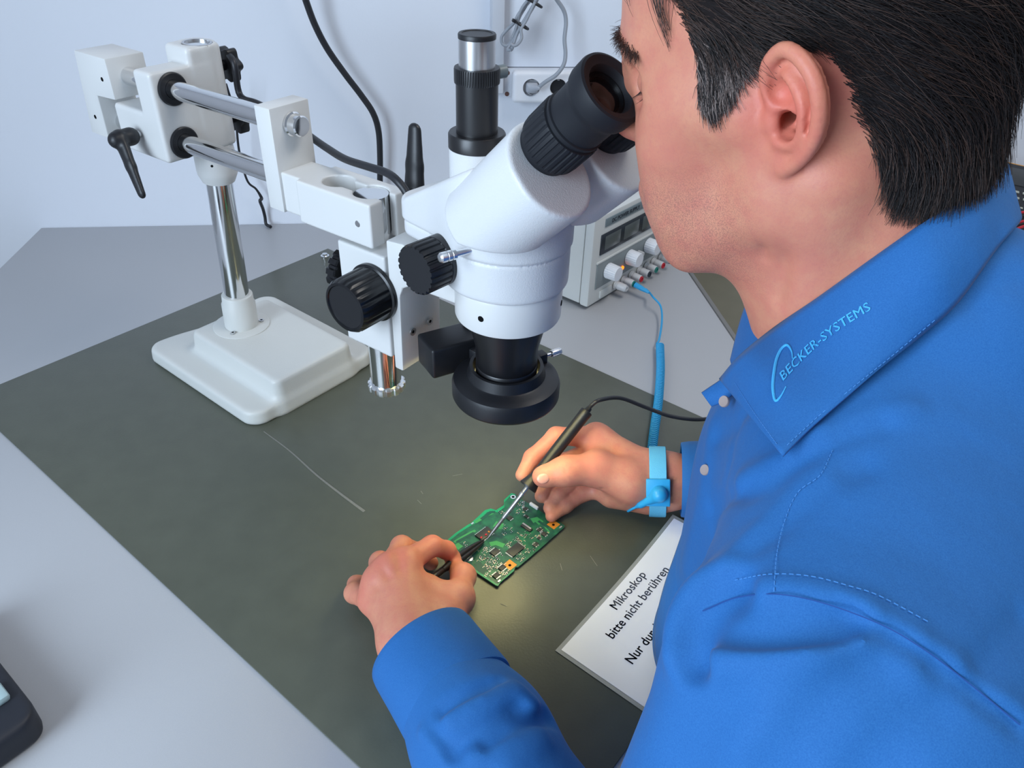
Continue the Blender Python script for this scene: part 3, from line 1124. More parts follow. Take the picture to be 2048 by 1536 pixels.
s_d0, _, z_d0 = wl_(PW(981, 190, 0.028))
s_d1 = wl_(PW(1010, 100, 0.028))[0]
duct = thing('cable_duct', 'narrow white vertical cable duct on the back wall', 'cable duct', WALLP(s_d0, 0, z_d0))
wbox('duct_channel', s_d0, s_d1, 0.0006, 0.020, z_d0 + 0.001, 1.1, 'duct_white', duct, 0.001)
wbox('duct_cover', s_d0 + 0.0015, s_d1 - 0.0015, 0.0205, 0.028, z_d0 + 0.002, 1.1, 'duct_white', duct, 0.002)
s_t0, _, z_t1 = wl_(PW(1013, 137, 0.012))
_, _, z_t0 = wl_(PW(1013, 193, 0.012))
trunk = thing('wall_trunking', 'flat pale trunking board behind the wall sockets', 'trunking', WALLP(s_d1, 0, z_t0))
wbox('trunk_board', s_d1 + 0.001, s_d1 + 0.36, 0.0006, 0.012, z_t0, z_t1, 'duct_white', trunk, 0.0012)
wbox('upper_panel', s_d1 + 0.001, s_d1 + 0.36, 0.0006, 0.006, z_t1 + 0.0012, z_t1 + 0.55, 'wall_paint', trunk, 0.001)
for u, v in ((1015, 146), (1014, 188)):
    lathe('rusty_screw', [(0.004, 0), (0.0036, 0.0008), (0, 0.001)], PW(u, v, 0.0122), WN, 'screw_brown', trunk, n=16)
# socket strip
s0, _, z1 = wl_(PW(1026, 143, 0.034))
z0 = wl_(PW(1040, 207, 0.034))[2]
strip = thing('socket_strip', 'white socket strip mounted low on the back wall', 'socket', WALLP(s0, 0, z0))
pitch = wl_(PW(1117, 178, 0.036))[0] - wl_(PW(1063, 177, 0.036))[0]
L = pitch * 3 + 0.012
hh = (z1 - z0) / 2
SC_ = Sculpt()
scx = WALLP(s0 + L / 2, 0.0235, (z0 + z1) / 2)
SC_.rbox(scx, (L / 2, 0.011, hh), 0.007, RW)
cs1 = wl_(PW(1063, 178, 0.036))
for i in range(3):
    cc = WALLP(cs1[0] + pitch * i, 0.034, (z0 + z1) / 2)
    SC_.cone(cc + WN * 0.01, cc - WN * 0.010, 0.0148, 0.0142, 0, 's')
sculpt_obj('socket_housing', SC_, scx - np.array([L / 2 + 0.01, 0.035, hh + 0.01]), scx + np.array([L / 2 + 0.01, 0.035, hh + 0.01]), 0.0011, 'plastic_white', strip, it=1)
for i in range(3):
    cc = WALLP(cs1[0] + pitch * i, 0.0246, (z0 + z1) / 2)
    sk = lathe('socket_cup', [(0.0141, 0), (0.0138, 0.0008), (0, 0.0008)], cc, WN, 'plastic_grey' if i == 0 else 'black_plastic', strip, n=32)
    for zz in (-1, 1):
        box('earth_clip', cc + ZZ * zz * 0.0125 + WN * 0.004, (0.004, 0.006, 0.0016), 'steel', sk, R=RW, bevel=0.0003)
    for fr in (-1,):
        ring_solid('socket_frame', [(0.0148, 0), (0.0158, 0), (0.0156, 0.0008), (0.0150, 0.0008)], WALLP(cs1[0] + pitch * i, 0.0343, (z0 + z1) / 2), WN, 'plastic_white', strip, n=40)
# grey mains lead: plug in the first socket, up the wall, looped and tied in a bundle
lead = thing('grey_mains_lead', 'grey mains lead plugged into the wall socket and tied in a bundle', 'cable', PW(1065, 185, 0.03))
pc = WALLP(cs1[0] + 0.001, 0.026, (z0 + z1) / 2)
pl_ = Sculpt()
pl_.rbox(pc + WN * 0.006, (0.0105, 0.008, 0.0085), 0.004, RW)
pl_.cone(pc + WN * 0.012, pc + WN * 0.024 + WX * 0.010 + ZZ * 0.004, 0.0065, 0.0036, 0.004)
sculpt_obj('plug', pl_, pc - 0.03, pc + 0.04, 0.001, 'grey_plug', lead, it=1)
pts = [pc + WN * 0.022 + WX * 0.008 + ZZ * 0.003] + [PW(u, v, h) for u, v, h in ((1092, 163, 0.055), (1112, 150, 0.06), (1127, 130, 0.06), (1131, 108, 0.055), (1129, 78, 0.05), (1132, 45, 0.045), (1128, 22, 0.045), (1114, 0, 0.05), (1100, -20, 0.06))]
tube('flex', pts, 0.0034, 'grey_cable', lead, n=12, smooth_sub=8)
BUN = [[(720, -60), (690, 0), (560, 150), (500, 260), (420, 340), (360, 420), (370, 500), (430, 515), (490, 440), (520, 330), (560, 200), (640, 60), (700, -60)],
       [(690, -60), (660, 0), (600, 80), (555, 180), (545, 260), (520, 340), (480, 430)],
       [(800, -60), (765, 0), (650, 200), (560, 330), (480, 480), (430, 560), (455, 570)],
       [(770, -40), (720, 60), (600, 260), (530, 400), (480, 550), (455, 570)],
       [(740, 20), (640, 230), (582, 330), (588, 430), (545, 500), (500, 520), (470, 500)]]
for k, pl2 in enumerate(BUN):
    tube('loop', [PW(940 + x * 0.1758, y * 0.1758, 0.050 + 0.0045 * k + 0.003 * math.sin(i * 0.9 + k)) for i, (x, y) in enumerate(pl2)], 0.0026, 'grey_cable', lead, n=10, smooth_sub=6)
for (u, v, a) in ((1043, 50, 22), (1070, 6, 25)):
    c = PW(u, v, 0.056)
    ta = math.radians(-60)
    dirb = WX * math.cos(math.radians(62)) + ZZ * math.sin(math.radians(62))
    R_ = frame(dirb, WN)
    th = np.linspace(0, 2 * math.pi, 29)
    tie = tube('cable_tie', [c + R_ @ np.array([0.0125 * math.cos(t), 0.0095 * math.sin(t), 0]) for t in th], 0.0021, 'black_plastic', lead, n=6)
    box('tie_head', c + R_ @ np.array([0.0145, 0.003, 0]), (0.007, 0.006, 0.005), 'black_plastic', tie, R=R_, bevel=0.001)
# black cable hanging down the wall
bc_ = [(520, -330, .02), (560, -160, .035), (604, -25, .05), (612, 2, .045), (630, 50, .04), (655, 98, .035), (690, 148, .032), (722, 190, .03), (746, 226, .03), (757, 262, .028), (760, 310, .026), (760, 360, .024), (760, 405, .022)]
pts = [PW(*p) for p in bc_]
e_ = pts[-1]
pts += [np.array([e_[0], e_[1], 0.05]), np.array([e_[0] + 0.004, e_[1] - 0.012, 0.006]), np.array([e_[0] + 0.02, e_[1] - 0.05, 0.0045]), np.array([e_[0] + 0.06, e_[1] - 0.08, 0.0045])]
tag(tube('wall_cable', pts, 0.0054, 'black_cable', n=12, smooth_sub=8), 'thick black cable hanging down the back wall behind the boom arm', 'cable')
bc_ = [(452, 168, .07), (470, 230, .05), (478, 300, .04), (494, 360, .03), (512, 378, .025), (523, 396, .022), (520, 402, .03), (526, 418, .016), (530, 434, .012)]
pts = [PW(*p) for p in bc_]
e_ = pts[-1]
pts += [np.array([e_[0] + 0.001, e_[1] - 0.003, 0.006]), e_ * [1, 1, 0] + np.array([0.012, -0.012, 0.0045])]
tag(tube('thin_cable', pts, [0.002] * 5 + [0.003] * 6, 'black_cable', n=10, smooth_sub=8), 'thin black cable on the wall ending at the desk beside the chrome post', 'cable')
# cable of the ring lamp, led along the boom
pts = [S3(-0.01, -0.047, 0.405), S3(0.02, -0.036, 0.398), PD(480, 190, 0.90), PD(515, 207, 0.875), PD(570, 235, 0.84), PD(622, 274, 0.80), PD(655, 297, 0.775), PD(690, 318, 0.75), PD(735, 333, 0.725), PD(772, 345, 0.71), PD(795, 362, 0.70), PD(815, 390, 0.70), PD(828, 440, 0.70), S3(0.395, 0.0, 0.255), S3(0.405, 0.015, 0.233), S3(0.404, 0.022, 0.2235)]
tube('lamp_cable', pts, 0.0038, 'black_cable', rl, n=12, smooth_sub=8)

# ================================================================== POWER SUPPLY
QP = np.array([0.117, 1.077, 0])
PE1 = np.array([math.cos(math.radians(50.3)), math.sin(math.radians(50.3)), 0])
PN = np.array([PE1[1], -PE1[0], 0])                      # out of the front panel
RP = np.array([PE1, PN, ZZ]).T


def P3(s, o, z):
    return QP + PE1 * s + PN * o + ZZ * z


def pbox(name, s0, s1, o0, o1, z0, z1, mat, parent, bevel=0.001):
    return box(name, P3((s0 + s1) / 2, (o0 + o1) / 2, (z0 + z1) / 2), (s1 - s0, o1 - o0, z1 - z0), mat, parent, R=RP, bevel=bevel)


psu = thing('power_supply', 'grey bench power supply with white knobs and dark display window', 'power supply', P3(0.13, -0.1, 0))
pbox('case', 0.002, 0.258, -0.235, -0.0195, 0.006, 0.153, 'psu_case', psu, 0.0015)
pbox('front_frame', 0.0, 0.26, -0.0185, -0.0015, 0.0045, 0.1555, 'psu_case', psu, 0.004)
pbox('name_plate', 0.028, 0.140, -0.002, 0.0002, 0.135, 0.148, 'psu_plate', psu, 0.0004)
V, Fc = text_mesh('DC POWER SUPPLY', 0.0088, bold=0.0002)
V = np.array([P3(0.043 + v[0], 0.0006, 0.1382 + v[1]) for v in V])
link('name_lettering', mesh_from('name_lettering', V, Fc), 'ink', psu)
dw = pbox('display_window', 0.020, 0.243, -0.002, 0.0004, 0.090, 0.124, 'psu_dark', psu, 0.0006)
for i in range(4):
    pbox('display', 0.030 + i * 0.053, 0.072 + i * 0.053, 0.0003, 0.0008, 0.096, 0.119, 'psu_display', dw, 0.0001)
pbox('control_panel', 0.016, 0.246, -0.002, 0.0004, 0.032, 0.076, 'psu_panel', psu, 0.0006)
pbox('panel_rim', 0.014, 0.248, -0.002, 0.001, 0.0765, 0.0795, 'psu_case', psu, 0.0004)
for s_, z_ in ((0.0440, 0.056), (0.104, 0.0585), (0.1600, 0.0605), (0.216, 0.0605)):
    lathe('dial_knob', [(0.0118, 0), (0.0130, 0.001), (0.0122, 0.019), (0.0112, 0.0208), (0, 0.021)], P3(s_ + 0.002, 0.0006, z_), PN, 'plastic_white', psu, flutes=20, fl_depth=0.0006, fl_range=(1, 2))
for s_, z_ in ((0.134, 0.0560), (0.190, 0.058)):
    lathe('small_knob', [(0.0045, 0), (0.0042, 0.010), (0, 0.0105)], P3(s_, 0.0006, z_), PN, 'plastic_grey', psu, n=20)
lathe('indicator_light', [(0.0032, 0), (0.0030, 0.002), (0, 0.003)], P3(0.0885, 0.0006, 0.0450), PN, 'led_orange', psu, n=16)
pbox('power_button', 0.030, 0.062, -0.002, 0.0018, 0.0105, 0.024, 'psu_case', psu, 0.0016)
TERM = []
for s_, mt, l_ in ((0.0760, 'plastic_grey', 1), (0.0980, 'green_plastic', 1), (0.121, 'red_plastic', 1), (0.146, 'ink', 1), (0.168, 'green_plastic', 1), (0.190, 'red_plastic', 1), (0.214, 'ink', 1)):
    o_ = P3(s_, 0.0, 0.0185)
    t_ = lathe('terminal', [(0.0080, 0), (0.0080, 0.002), (0.0058, 0.0025), (0.0058, 0.005), (0.0068, 0.006), (0.0062, 0.019), (0.0055, 0.020)], o_, PN, 'plastic_grey', psu, n=24)
    lathe('terminal_core', [(0.0052, 0.0), (0.0050, 0.0025), (0.0028, 0.0026), (0.0026, 0.0012), (0, 0.0012)], o_ + PN * 0.0195, PN, mt, t_, n=20)
    TERM.append(o_ + PN * 0.022)
hp = P3(0.125, -0.075, 0.153)
tube('carry_handle', [P3(0.105, -0.07, 0.1525), P3(0.105, -0.07, 0.160), P3(0.125, -0.07, 0.163), P3(0.150, -0.07, 0.160), P3(0.150, -0.07, 0.1525)], 0.0035, 'steel', psu, n=8)
lathe('case_screw', [(0.0028, 0), (0.0025, 0.001), (0, 0.0014)], P3(0.0018, -0.055, 0.020), -PE1, 'steel', psu, n=14)
for i in range(2):
    pbox('vent_slot', 0.006, 0.022, -0.040 - i * 0.006, -0.0375 - i * 0.006, 0.1525, 0.1535, 'dark_hole', psu, 0.0003)
for s_ in (0.03, 0.23):
    for o_ in (-0.04, -0.2):
        lathe('foot', [(0.008, 0), (0.007, 0.0062)], P3(s_, o_, 0.0002), ZZ, 'black_plastic', psu, n=16)

# ================================================================== SIGN
SG = PZ(1110, 1305) + ZZ * (matT + 0.0004)
sign = thing('laminated_sign', 'laminated white notice sheet lying on the mat in front of the person', 'notice', SG)


def SGP(x, y, h):
    """x along the sign, y down the sign; the sheet bows up slightly towards its right end"""
    return SG + E1 * x + E2 * y + ZZ * (h + 0.012 * max(0, (x - 0.08) / 0.136) ** 2)


def bowed(name, x0, x1, y0, y1, h, mat, t=0.0004):
    n = 16
    V, Fc = [], []
    for hh_ in (h, h + t):
        for i in range(n + 1):
            x = x0 + (x1 - x0) * i / n
            V.append(SGP(x, y0, hh_))
            V.append(SGP(x, y1, hh_))
    N2 = 2 * (n + 1)
    for i in range(n):
        a = 2 * i
        Fc += [(a, a + 1, a + 3, a + 2)[::-1], (N2 + a, N2 + a + 1, N2 + a + 3, N2 + a + 2), (a, a + 2, N2 + a + 2, N2 + a), (a + 1, a + 3, N2 + a + 3, N2 + a + 1)]
    Fc += [(0, 1, N2 + 1, N2), (2 * n, 2 * n + 1, N2 + 2 * n + 1, N2 + 2 * n)]
    return link(name, mesh_from(name, V, Fc), mat, sign)


bowed('film', 0, 0.216, 0, 0.152, 0.0, 'laminate_film', 0.0005)
bowed('sheet', 0.004, 0.212, 0.004, 0.148, 0.00055, 'paper', 0.0004)
for txt, x, y in (('Mikroskop', 0.0745, 0.0190), ('bitte nicht ber\u00fchren', 0.0440, 0.0345), ('Nur durch', 0.0325, 0.0632)):
    V, Fc = text_mesh(txt, 0.01290, spacing=1.02)
    V, Fc = join_arrays([(V + np.array([dx_, dy_, 0]), Fc) for dx_, dy_ in ((0, 0), (0.00034, 0), (0.00017, 0.00014), (0.00017, -0.00014))])
    V = np.array([SGP(x + v[0], y - v[1], 0.0012) for v in V])
    link('lettering', mesh_from('lettering', V, Fc), 'print_ink', sign)

# ================================================================== CIRCUIT BOARD
PCZ = 0.0058
pcb_px = [(889, 1084.5), (911, 1066), (933, 1051), (942, 1046), (956, 1033), (970, 1020), (981.6, 1017), (992, 1020), (1008, 1010), (1008, 999.5), (1022.6, 986), (1031, 988), (1036, 994), (1048, 1002), (1065, 1010), (1080, 1021), (1103, 1039),
          (1122, 1046), (1129.5, 1051), (1128, 1055), (1121, 1061), (1086, 1092), (1052, 1121), (1036, 1134), (1031, 1134), (1028, 1142), (1000.6, 1165), (996, 1172), (992, 1171), (960, 1150), (929, 1128), (905, 1100)]
PB = [PZ(u, v, PCZ) for u, v in pcb_px]
pcb = thing('circuit_board', 'populated green circuit board under the microscope', 'circuit board', PZ(1005, 1075, matT))
UB = np.array([math.cos(math.radians(48)), math.sin(math.radians(48)), 0])
VB = np.array([math.sin(math.radians(48)), -math.cos(math.radians(48)), 0])
RBd = np.array([UB, -VB, ZZ]).T
prism('board', [(p[0], p[1]) for p in PB], 0.0016, (0, 0, PCZ - 0.0016), (1, 0, 0), (0, 1, 0), (0, 0, 1), 'pcb_green', pcb)
# bare brighter rim of the board
cen = np.mean(PB, 0)


def poly_strip(idx, w):
    V, Fc = [], []
    for i in idx:
        p = PB[i]
        nrm = (cen - p)
        nrm[2] = 0
        nrm /= np.linalg.norm(nrm)
        V += [p + ZZ * 0.00012 + nrm * 0.0002, p + ZZ * 0.00012 + nrm * w]
    for k in range(len(idx) - 1):
        Fc.append((2 * k, 2 * k + 1, 2 * k + 3, 2 * k + 2))
    return V, Fc


V, Fc = poly_strip(list(range(0, 12)), 0.0042)
link('board_rim', mesh_from('board_rim', V, Fc), 'pcb_edge', pcb)
V, Fc = poly_strip([25, 26, 27, 28, 29, 30], 0.0022)
link('board_rim', mesh_from('board_rim', V, Fc), 'pcb_edge', pcb)


def zpx(x, y):                                           # survey sheet of the board close-up
    return PZ(860 + x * 0.14648, 960 + y * 0.14648, PCZ)


def pcb_box(name, x, y, lu, lv, h, mat, parent=pcb, bev=0.0):
    c = zpx(x, y)
    return box(name, c + ZZ * (h / 2 + 0.0001), (lu, lv, h), mat, parent, R=RBd, bevel=bev)


def chip(x, y, lu, lv, pins, h=0.0016, sides='v'):
    b = pcb_box('chip', x, y, lu, lv, h, 'chip_black', bev=0.0002)
    if pins:
        A = []
        c = zpx(x, y)
        for i in range(pins):
            t = (i + 0.5) / pins - 0.5
            for s in (-1, 1):
                pc_ = c + (UB * t * lu * 0.94 + VB * s * (lv / 2 + 0.0007) if sides == 'v' else VB * t * lv * 0.94 + UB * s * (lu / 2 + 0.0007)) + ZZ * 0.0005
                e = lu / pins * 0.28 if sides == 'v' else lv / pins * 0.28
                vs = []
                for a in (-1, 1):
                    for bq in (-1, 1):
                        for cq in (-1, 1):
                            vs.append(pc_ + (UB * a * e + VB * bq * 0.0008 if sides == 'v' else VB * a * e + UB * bq * 0.0008) + ZZ * cq * 0.0004)
                A.append((vs, [(0, 1, 3, 2), (4, 6, 7, 5), (0, 4, 5, 1), (2, 3, 7, 6), (0, 2, 6, 4), (1, 5, 7, 3)]))
        V, Fc = join_arrays(A)
        link('chip_pins', mesh_from('chip_pins', V, Fc), 'solder', b)
    return b


chip(1165, 960, 0.0180, 0.0105, 10, sides='u')
chip(885, 990, 0.0090, 0.0070, 7)
chip(745, 745, 0.0180, 0.0110, 8, h=0.0022)
chip(985, 1205, 0.0070, 0.0052, 5)
chip(905, 1310, 0.0070, 0.0050, 5)
chip(1085, 525, 0.0058, 0.0050, 3)
chip(1315, 505, 0.0032, 0.0040, 2)
chip(1555, 745, 0.0048, 0.0052, 2)
chip(1490, 690, 0.0042, 0.0034, 2)
chip(1440, 890, 0.0060, 0.0034, 2)
chip(1300, 400, 0.0046, 0.0040, 2)
chip(1490, 800, 0.0034, 0.0030, 2)
cn = pcb_box('connector', 1320, 660, 0.0052, 0.0135, 0.0022, 'chip_black', bev=0.0003)
pcb_box('connector_shell', 1320, 648, 0.0018, 0.0120, 0.0026, 'solder', cn)
pcb_box('side_connector', 1420, 372, 0.0030, 0.0120, 0.0035, 'plastic_white', bev=0.0004)
for x, y in ((1090, 1160), (1685, 608)):
    pd_ = pcb_box('gold_pad', x, y, 0.0105, 0.0105, 0.0001, 'copper_pad')
    lathe('pad_hole', [(0.0016, 0), (0.0016, 0.00008), (0, 0.00008)], zpx(x, y + 6) + ZZ * 0.00022, ZZ, 'dark_hole', pd_, n=16)
hr = ring_solid('mount_hole', [(0.0017, 0.0001), (0.0032, 0.0001), (0.0032, 0.0002), (0.0017, 0.0002)], zpx(1135, 232), ZZ, 'solder', pcb, n=24)
lathe('hole_bore', [(0.0017, 0), (0.0017, 0.00015), (0, 0.00015)], zpx(1135, 232), ZZ, 'dark_hole', hr, n=16)
cap = lathe('capacitor_can', [(0.0042, 0), (0.0042, 0.0036), (0.0036, 0.0040), (0, 0.0040)], zpx(535, 1100), ZZ, 'solder', pcb, n=24)
for pp, w in (([(330, 850), (480, 760), (620, 690)], 0.0032), ([(880, 600), (1000, 640)], 0.009), ([(1390, 560), (1450, 540), (1520, 590)], 0.008), ([(820, 880), (900, 860), (1010, 900)], 0.006), ([(620, 580), (760, 490), (880, 440)], 0.0035), ([(1530, 600), (1620, 700), (1640, 750), (1480, 880)], 0.0016), ([(350, 880), (420, 930)], 0.007)):
    flat_strip('copper_pour', [zpx(*a) for a in pp], w, PCZ + 0.00016, 'pcb_pour', pcb)
for pp, w in (([(700, 540), (830, 440), (890, 440)], 0.0040), ([(360, 850), (600, 720)], 0.0030), ([(640, 1130), (700, 1220), (760, 1250)], 0.008), ([(1300, 1020), (1500, 860), (1690, 700)], 0.0030), ([(560, 1040), (680, 1060)], 0.0050), ([(1480, 560), (1560, 620), (1620, 650)], 0.0030), ([(980, 700), (1120, 720), (1200, 700)], 0.0040)):
    flat_strip('solder_mask_band', [zpx(*a) for a in pp], w, PCZ + 0.0002, 'pcb_trace', pcb)
# uncountable chip resistors, capacitors and their solder ends
poly2 = np.array([(u, v) for u, v in pcb_px])


def inside(u, v):
    c = False
    n = len(poly2)
    for i in range(n):
        x1, y1 = poly2[i]
        x2, y2 = poly2[(i + 1) % n]
        if (y1 > v) != (y2 > v) and u < (x2 - x1) * (v - y1) / (y2 - y1) + x1:
            c = not c
    return c


CUBEF = [(0, 1, 3, 2), (4, 6, 7, 5), (0, 4, 5, 1), (2, 3, 7, 6), (0, 2, 6, 4), (1, 5, 7, 3)]


def cube_arr(c, a, b, h):
    return [c + UB * i * a + VB * j * b + ZZ * k * h for i in (-.5, .5) for j in (-.5, .5) for k in (0, 1)], CUBEF


clusters = [(1270, 350, 90, 14), (1450, 780, 130, 20), (1040, 690, 80, 10), (1250, 810, 90, 16), (1180, 820, 60, 8), (760, 1080, 120, 26), (900, 1160, 90, 18), (820, 1250, 110, 20), (1000, 1280, 90, 16), (1220, 1060, 80, 12), (780, 930, 70, 8), (620, 980, 60, 6), (1000, 470, 60, 7), (480, 900, 50, 4), (940, 1020, 60, 8), (1090, 880, 50, 8), (1340, 960, 90, 12), (1080, 1290, 60, 8), (1200, 420, 60, 8)]
bod, sol, tan = [], [], []
for x, y, sp_, n in clusters:
    for i in range(n):
        xx, yy = x + rng.normal() * sp_ * 0.55, y + rng.normal() * sp_ * 0.55
        u, v = 860 + xx * 0.14648, 960 + yy * 0.14648
        if not (inside(u, v) and inside(u + 4, v) and inside(u - 4, v) and inside(u, v + 4)):
            continue
        c = zpx(xx, yy) + ZZ * 0.0001
        k = rng.random()
        if rng.random() < 0.5:
            a, b = 0.0013, 0.0008
            ea = UB
        else:
            a, b = 0.0008, 0.0013
            ea = VB
        (bod if k < 0.55 else tan).append(cube_arr(c, a, b, 0.0006))
        for s in (-1, 1):
            sol.append(cube_arr(c + ea * s * 0.0009, 0.0007 if ea is UB else 0.0009, 0.0009 if ea is UB else 0.0007, 0.00045))
for nm, A, mt in (('chip_components', bod, 'chip_black'), ('ceramic_components', tan, 'smd_tan'), ('solder_joints', sol, 'solder')):
    V, Fc = join_arrays(A)
    o_ = link(nm, mesh_from(nm, V, Fc), mt, pcb)
    o_['kind'] = 'stuff'
for x, y in ((700, 810), (765, 770)):
    pcb_box('red_mark', x, y, 0.0022, 0.0018, 0.0030, 'red_plastic')
pcb_box('yellow_mark', 805, 728, 0.0014, 0.0022, 0.0026, 'copper_pad')
for x, y in ((580, 600), (945, 1385), (1785, 650)):
    pcb_box('edge_clip', x, y, 0.0034, 0.0016, 0.0010, 'solder')
for x, y in ((500, 640), (900, 1340), (1600, 780), (1080, 1250), (1350, 470)):
    lathe('standoff', [(0.0016, 0), (0.0016, PCZ - 0.0016 - matT - 0.0003)], zpx(x, y) * [1, 1, 0] + ZZ * (matT + 0.0002), ZZ, 'chip_black', pcb, n=10)

# ================================================================== SOLDERING IRON
iron_tip = PZ(973, 1080, PCZ + 0.0025)
iron_end = PZ(1174, 822, 0.112)
ia = iron_end - iron_tip
IL = np.linalg.norm(ia)
ia /= IL
iron = thing('soldering_iron', 'slim black soldering iron held in the right hand', 'soldering iron', iron_tip)
lathe('tip', [(0.0, 0), (0.0006, 0.0006), (0.0016, 0.011), (0.0021, 0.016), (0.0021, 0.030)], iron_tip, ia, 'iron_tip', iron, n=20)
lathe('shaft', [(0.0024, 0.029), (0.0025, 0.030), (0.0025, 0.058), (0.0031, 0.059), (0.0031, 0.0625), (0.0025, 0.063), (0.0025, 0.074)], iron_tip, ia, 'steel', iron, n=24)
lathe('handle', [(0.0035, 0.0700), (0.0098, 0.0705), (0.0103, 0.0720), (0.0095, 0.0745), (0.0068, 0.0840), (0.0063, 0.0900), (0.0066, 0.1250), (0.0067, IL - 0.006), (0.0070, IL - 0.0055), (0.0068, IL - 0.0006), (0.0060, IL)],
      iron_tip, ia, 'black_plastic', iron, n=36)
lathe('strain_relief', [(0.0034, -0.002), (0.0034, 0.003), (0.0030, 0.0045)], iron_end, ia, 'black_plastic', iron, n=16)
pts = [iron_end - ia * 0.002, iron_end + ia * 0.008, PZ(1200, 800, 0.122), PZ(1240, 796, 0.110), PZ(1290, 814, 0.092), PZ(1340, 832, 0.080), PZ(1395, 839, 0.070), PZ(1440, 832, 0.050), PZ(1478, 815, 0.026), PZ(1500, 795, 0.010)]
pts += [PZ(1515, 775, 0.0032), PZ(1530, 755, 0.0030)]
tube('iron_cable', pts, 0.0023, 'black_cable', iron, n=12, smooth_sub=10)

# ================================================================== DARK DEVICE, MULTIMETER
dv_c = PZ(92, 1440) + ZZ * 0
dev = thing('dark_device', 'dark rounded desktop device with a pale button at the lower left corner', 'device', dv_c - E2 * 0.07)
cxy = PZ(85, 1432, 0.03)
RE = np.array([E2, E1, ZZ]).T
dc = cxy - E2 * 0.085 - E1 * 0.055
DS = Sculpt()
DS.rbox(np.array([dc[0], dc[1], 0.0157]), (0.083, 0.075, 0.0155), 0.009, RE)


def devcorner(P):
    q = P - np.array([dc[0], dc[1], 0.015])
    a, b = np.abs(q @ E2) - (0.085 - 0.022), np.abs(q @ E1) - (0.055 - 0.022)
    return np.sqrt(np.maximum(a, 0) ** 2 + np.maximum(b, 0) ** 2) + np.minimum(np.maximum(a, b), 0) - 0.022


DS.fun(devcorner, dc, 0.2, k=0.004, kind='i')
sculpt_obj('device_case', DS, np.array([dc[0], dc[1], 0.0155]) - np.array([0.12, 0.12, 0.02]), np.array([dc[0], dc[1], 0.0155]) + np.array([0.12, 0.12, 0.022]), 0.002, 'device_dark', dev, it=1)
bp_ = PZ(2, 1390, 0.034)
box('device_button', np.array([bp_[0] - 0.004, bp_[1], 0.0338]), (0.022, 0.014, 0.008), 'device_button', dev, R=RE, bevel=0.003)

mt_c = PW(2004, 318, 0.050)
mt_b = PZ(2008, 462, 0.040)
mm = thing('multimeter', 'dark multimeter in an orange holster leaning on the wall behind the collar', 'multimeter', (mt_b[0], mt_b[1], 0))
mu = mt_c - mt_b
mu /= np.linalg.norm(mu)
mx = WX - mu * (WX @ mu)
mx /= np.linalg.norm(mx)
mn = np.cross(mx, mu)
RMm = np.array([mx, mn * -1, mu]).T
RMm = np.array([mx, mu, mn]).T
top = mt_c + mx * 0.012


def MM(x, y, h):
    return top + mx * x - mu * y + mn * h


def mbox(name, x0, x1, y0, y1, h0, h1, mat, parent=mm, bevel=0.002):
    return box(name, MM((x0 + x1) / 2, (y0 + y1) / 2, (h0 + h1) / 2), (x1 - x0, y1 - y0, h1 - h0), mat, parent, R=RMm, bevel=bevel)


mbox('holster', -0.052, 0.052, -0.004, 0.185, -0.034, -0.004, 'meter_holster', bevel=0.008)
mbox('meter_case', -0.045, 0.045, 0.006, 0.178, -0.030, 0.003, 'meter_body', bevel=0.005)
mbox('meter_display', -0.036, 0.036, 0.018, 0.058, 0.0025, 0.0045, 'meter_lcd', bevel=0.001)
for r_ in range(2):
    for i in range(4):
        mbox('meter_key', -0.033 + i * 0.019, -0.021 + i * 0.019, 0.071 + r_ * 0.014, 0.076 + r_ * 0.014, 0.0025, 0.0052, 'meter_blue' if (r_ == 0 and i == 0) else 'meter_key', bevel=0.0012)
lathe('range_dial', [(0.020, 0), (0.019, 0.006), (0.006, 0.008), (0, 0.008)], MM(0, 0.125, 0.003), mn, 'meter_body', mm, n=32)
for i in range(11):
    a = math.radians(-30 + i * 24)
    c = MM(0.028 * math.cos(a), 0.125 - 0.026 * math.sin(a), 0.0034)
    box('dial_mark', c, (0.005, 0.004, 0.0012), 'meter_key', mm, R=RMm, bevel=0.0004)


def on_meter(u, v, h):
    r = ray(u, v)
    return _C + r * (((top + mn * h - _C) @ mn) / (r @ mn))


for k, (mt, pts) in enumerate((('red_plastic', [(1960, 445), (1984, 434), (2018, 428), (2050, 424), (2080, 415)]),
                               ('black_plastic', [(1960, 452), (1990, 442), (2035, 434), (2070, 430)]),
                               ('red_plastic', [(1965, 470), (1992, 458), (2030, 447), (2065, 438)]),
                               ('black_plastic', [(1970, 476), (2000, 464), (2040, 449), (2070, 446)]),
                               ('red_plastic', [(1990, 482), (2018, 466), (2046, 453), (2075, 448)]))):
    lab = ['uppermost red test lead crossing the multimeter', 'upper black test lead crossing the multimeter', 'middle red test lead below the multimeter dial', 'lower black test lead below the multimeter dial', 'lowest red test lead below the multimeter dial'][k]
    tag(tube('test_lead', [on_meter(u, v, 0.018 + 0.004 * k) for u, v in pts], 0.0026, mt, n=8, smooth_sub=5), lab, 'cable', 'test leads by the multimeter')


